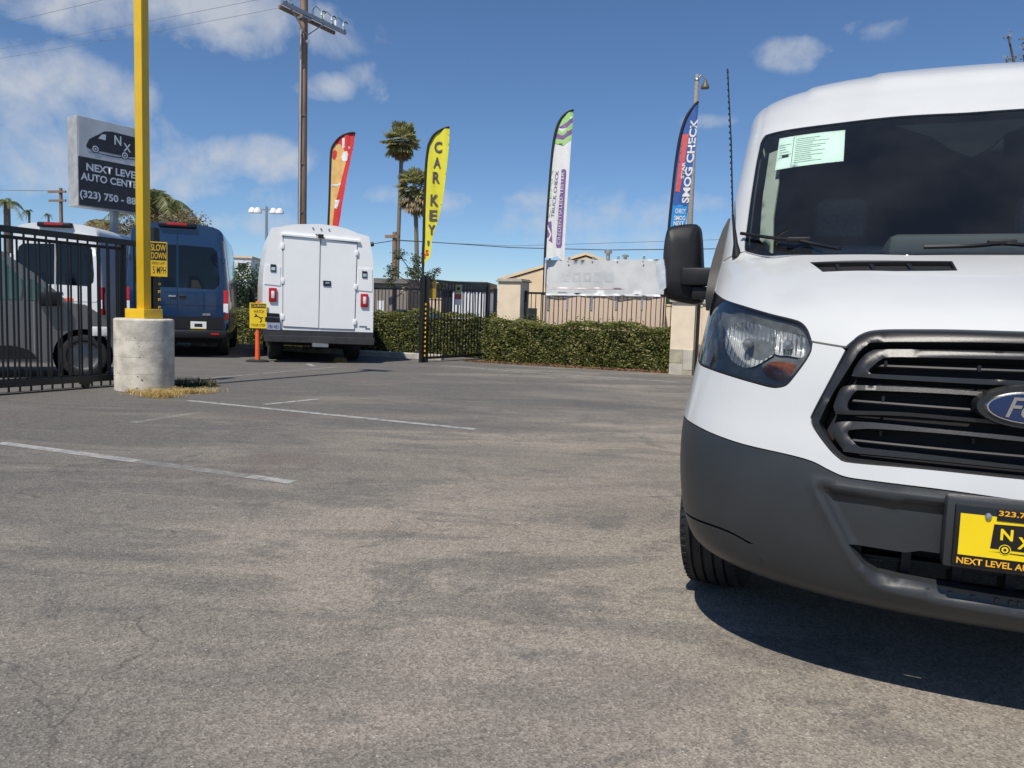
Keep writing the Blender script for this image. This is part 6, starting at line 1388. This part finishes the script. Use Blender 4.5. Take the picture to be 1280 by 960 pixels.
cx_ = FX.thing('box_trailer', 'white ribbed trailer with a dark top band behind the gate leaf', 'trailer')
a, zc1 = FX.p(566, 364); b, _ = FX.p(608, 364); zt3 = FX.p(590, 352)[1]
MB().box(a, b, 0, 2.2, .5, zc1).obj('body', mat('trailer_white', (.66, .67, .69), rough=.5, var=.05), cx_)
for k in range(9): x = a+(b-a)*(k+.5)/9; MB().box(x-.022, x+.022, -.03, .001, .52, zc1-.02).obj('rib', mat('trailer_white', (.66, .67, .69)), cx_)
MB().box(a-.45, b+.03, -.05, 2.2, zc1, zt3, bev=.02).obj('top_band', mat('navy_black', (.012, .014, .022), rough=.5), cx_)
MB().box(a-.45, a-.02, .1, 1.9, .55, zc1+.01).obj('nose_box', mat('navy_black', (.012, .014, .022)), cx_)
for x in (a+.35, b-.35): wheel(cx_, x, .3, .3, .2, tread=False).rotation_euler = (0, 0, math.pi/2)
P = at_depth(302, 330, 60); FO = Frame(P[0], P[1], math.radians(5)); ob_ = FO.thing('office_block', 'small white building top above the green tree beside the blue van', 'building')
a, z_ = FO.p(292, 322); b, _ = FO.p(314, 322); MB().box(a, b, 0, 5, 0, z_).obj('wall', SIGNW, ob_); MB().box(a-.1, b+.1, -.1, 5.1, z_, z_+.15).obj('parapet', CREAM, ob_); MB().box(b-1.0, b-.4, -.03, .02, z_-.9, z_-.4).obj('window', SIGNK, ob_)
P = at_depth(300, 400, 24.2); FF = Frame(P[0], P[1], ha); f3 = FF.thing('iron_fence', 'black iron fence behind the hedge between the blue van and the truck', 'fence')
z_ = FF.p(300, 352)[1]; MB().box(-7, 1.4, -.02, .02, z_-.05, z_).obj('top_rail', BLACKM, f3); MB().box(-7, 1.4, -.02, .02, .2, .24).obj('bottom_rail', BLACKM, f3); picket_row(f3, np.arange(-7, 1.4, .12), 0, z_+.0, 0, .016)
P = at_depth(514, 392, 36); FK = Frame(P[0], P[1], math.radians(-20)); pk = FK.thing('parked_car', 'dark blue car roof just showing over the hedge beside the gate post', 'car')
zc = FK.p(514, 387)[1]; MB().prism([(-2.1, .35), (2.1, .35), (2.1, .75), (1.2, .85), (.6, zc), (-.9, zc), (-1.5, .9), (-2.1, .85)], 0, 1.7).obj('body', NAVY, pk); MB().prism([(1.0, .88), (.55, zc-.06), (-.85, zc-.06), (-1.3, .9)], -.01, .01).obj('side_window', SIGNK, pk)
for x in (-1.3, 1.3): wheel(pk, x, .1, .31, .2, tread=False).rotation_euler = (0, 0, math.pi/2)
# a low far belt of trees and roofs closing the view
far_t = RNG.uniform(-1, 1, 2600); xx = far_t*110; yy = 120+RNG.uniform(-6, 6, 2600); hh = RNG.uniform(0, 1, 2600)**.7*(3.2+1.2*np.sin(xx*.11)+.8*np.sin(xx*.31))
V, Fq = leaf_cloud(np.stack([xx, yy, hh], -1), 2.2, asp=.9); tag(np_mesh('far_tree_belt', V, Fq, BUSHL), 'far belt of dark green trees closing the view beyond the yards', 'trees', None, 'stuff')
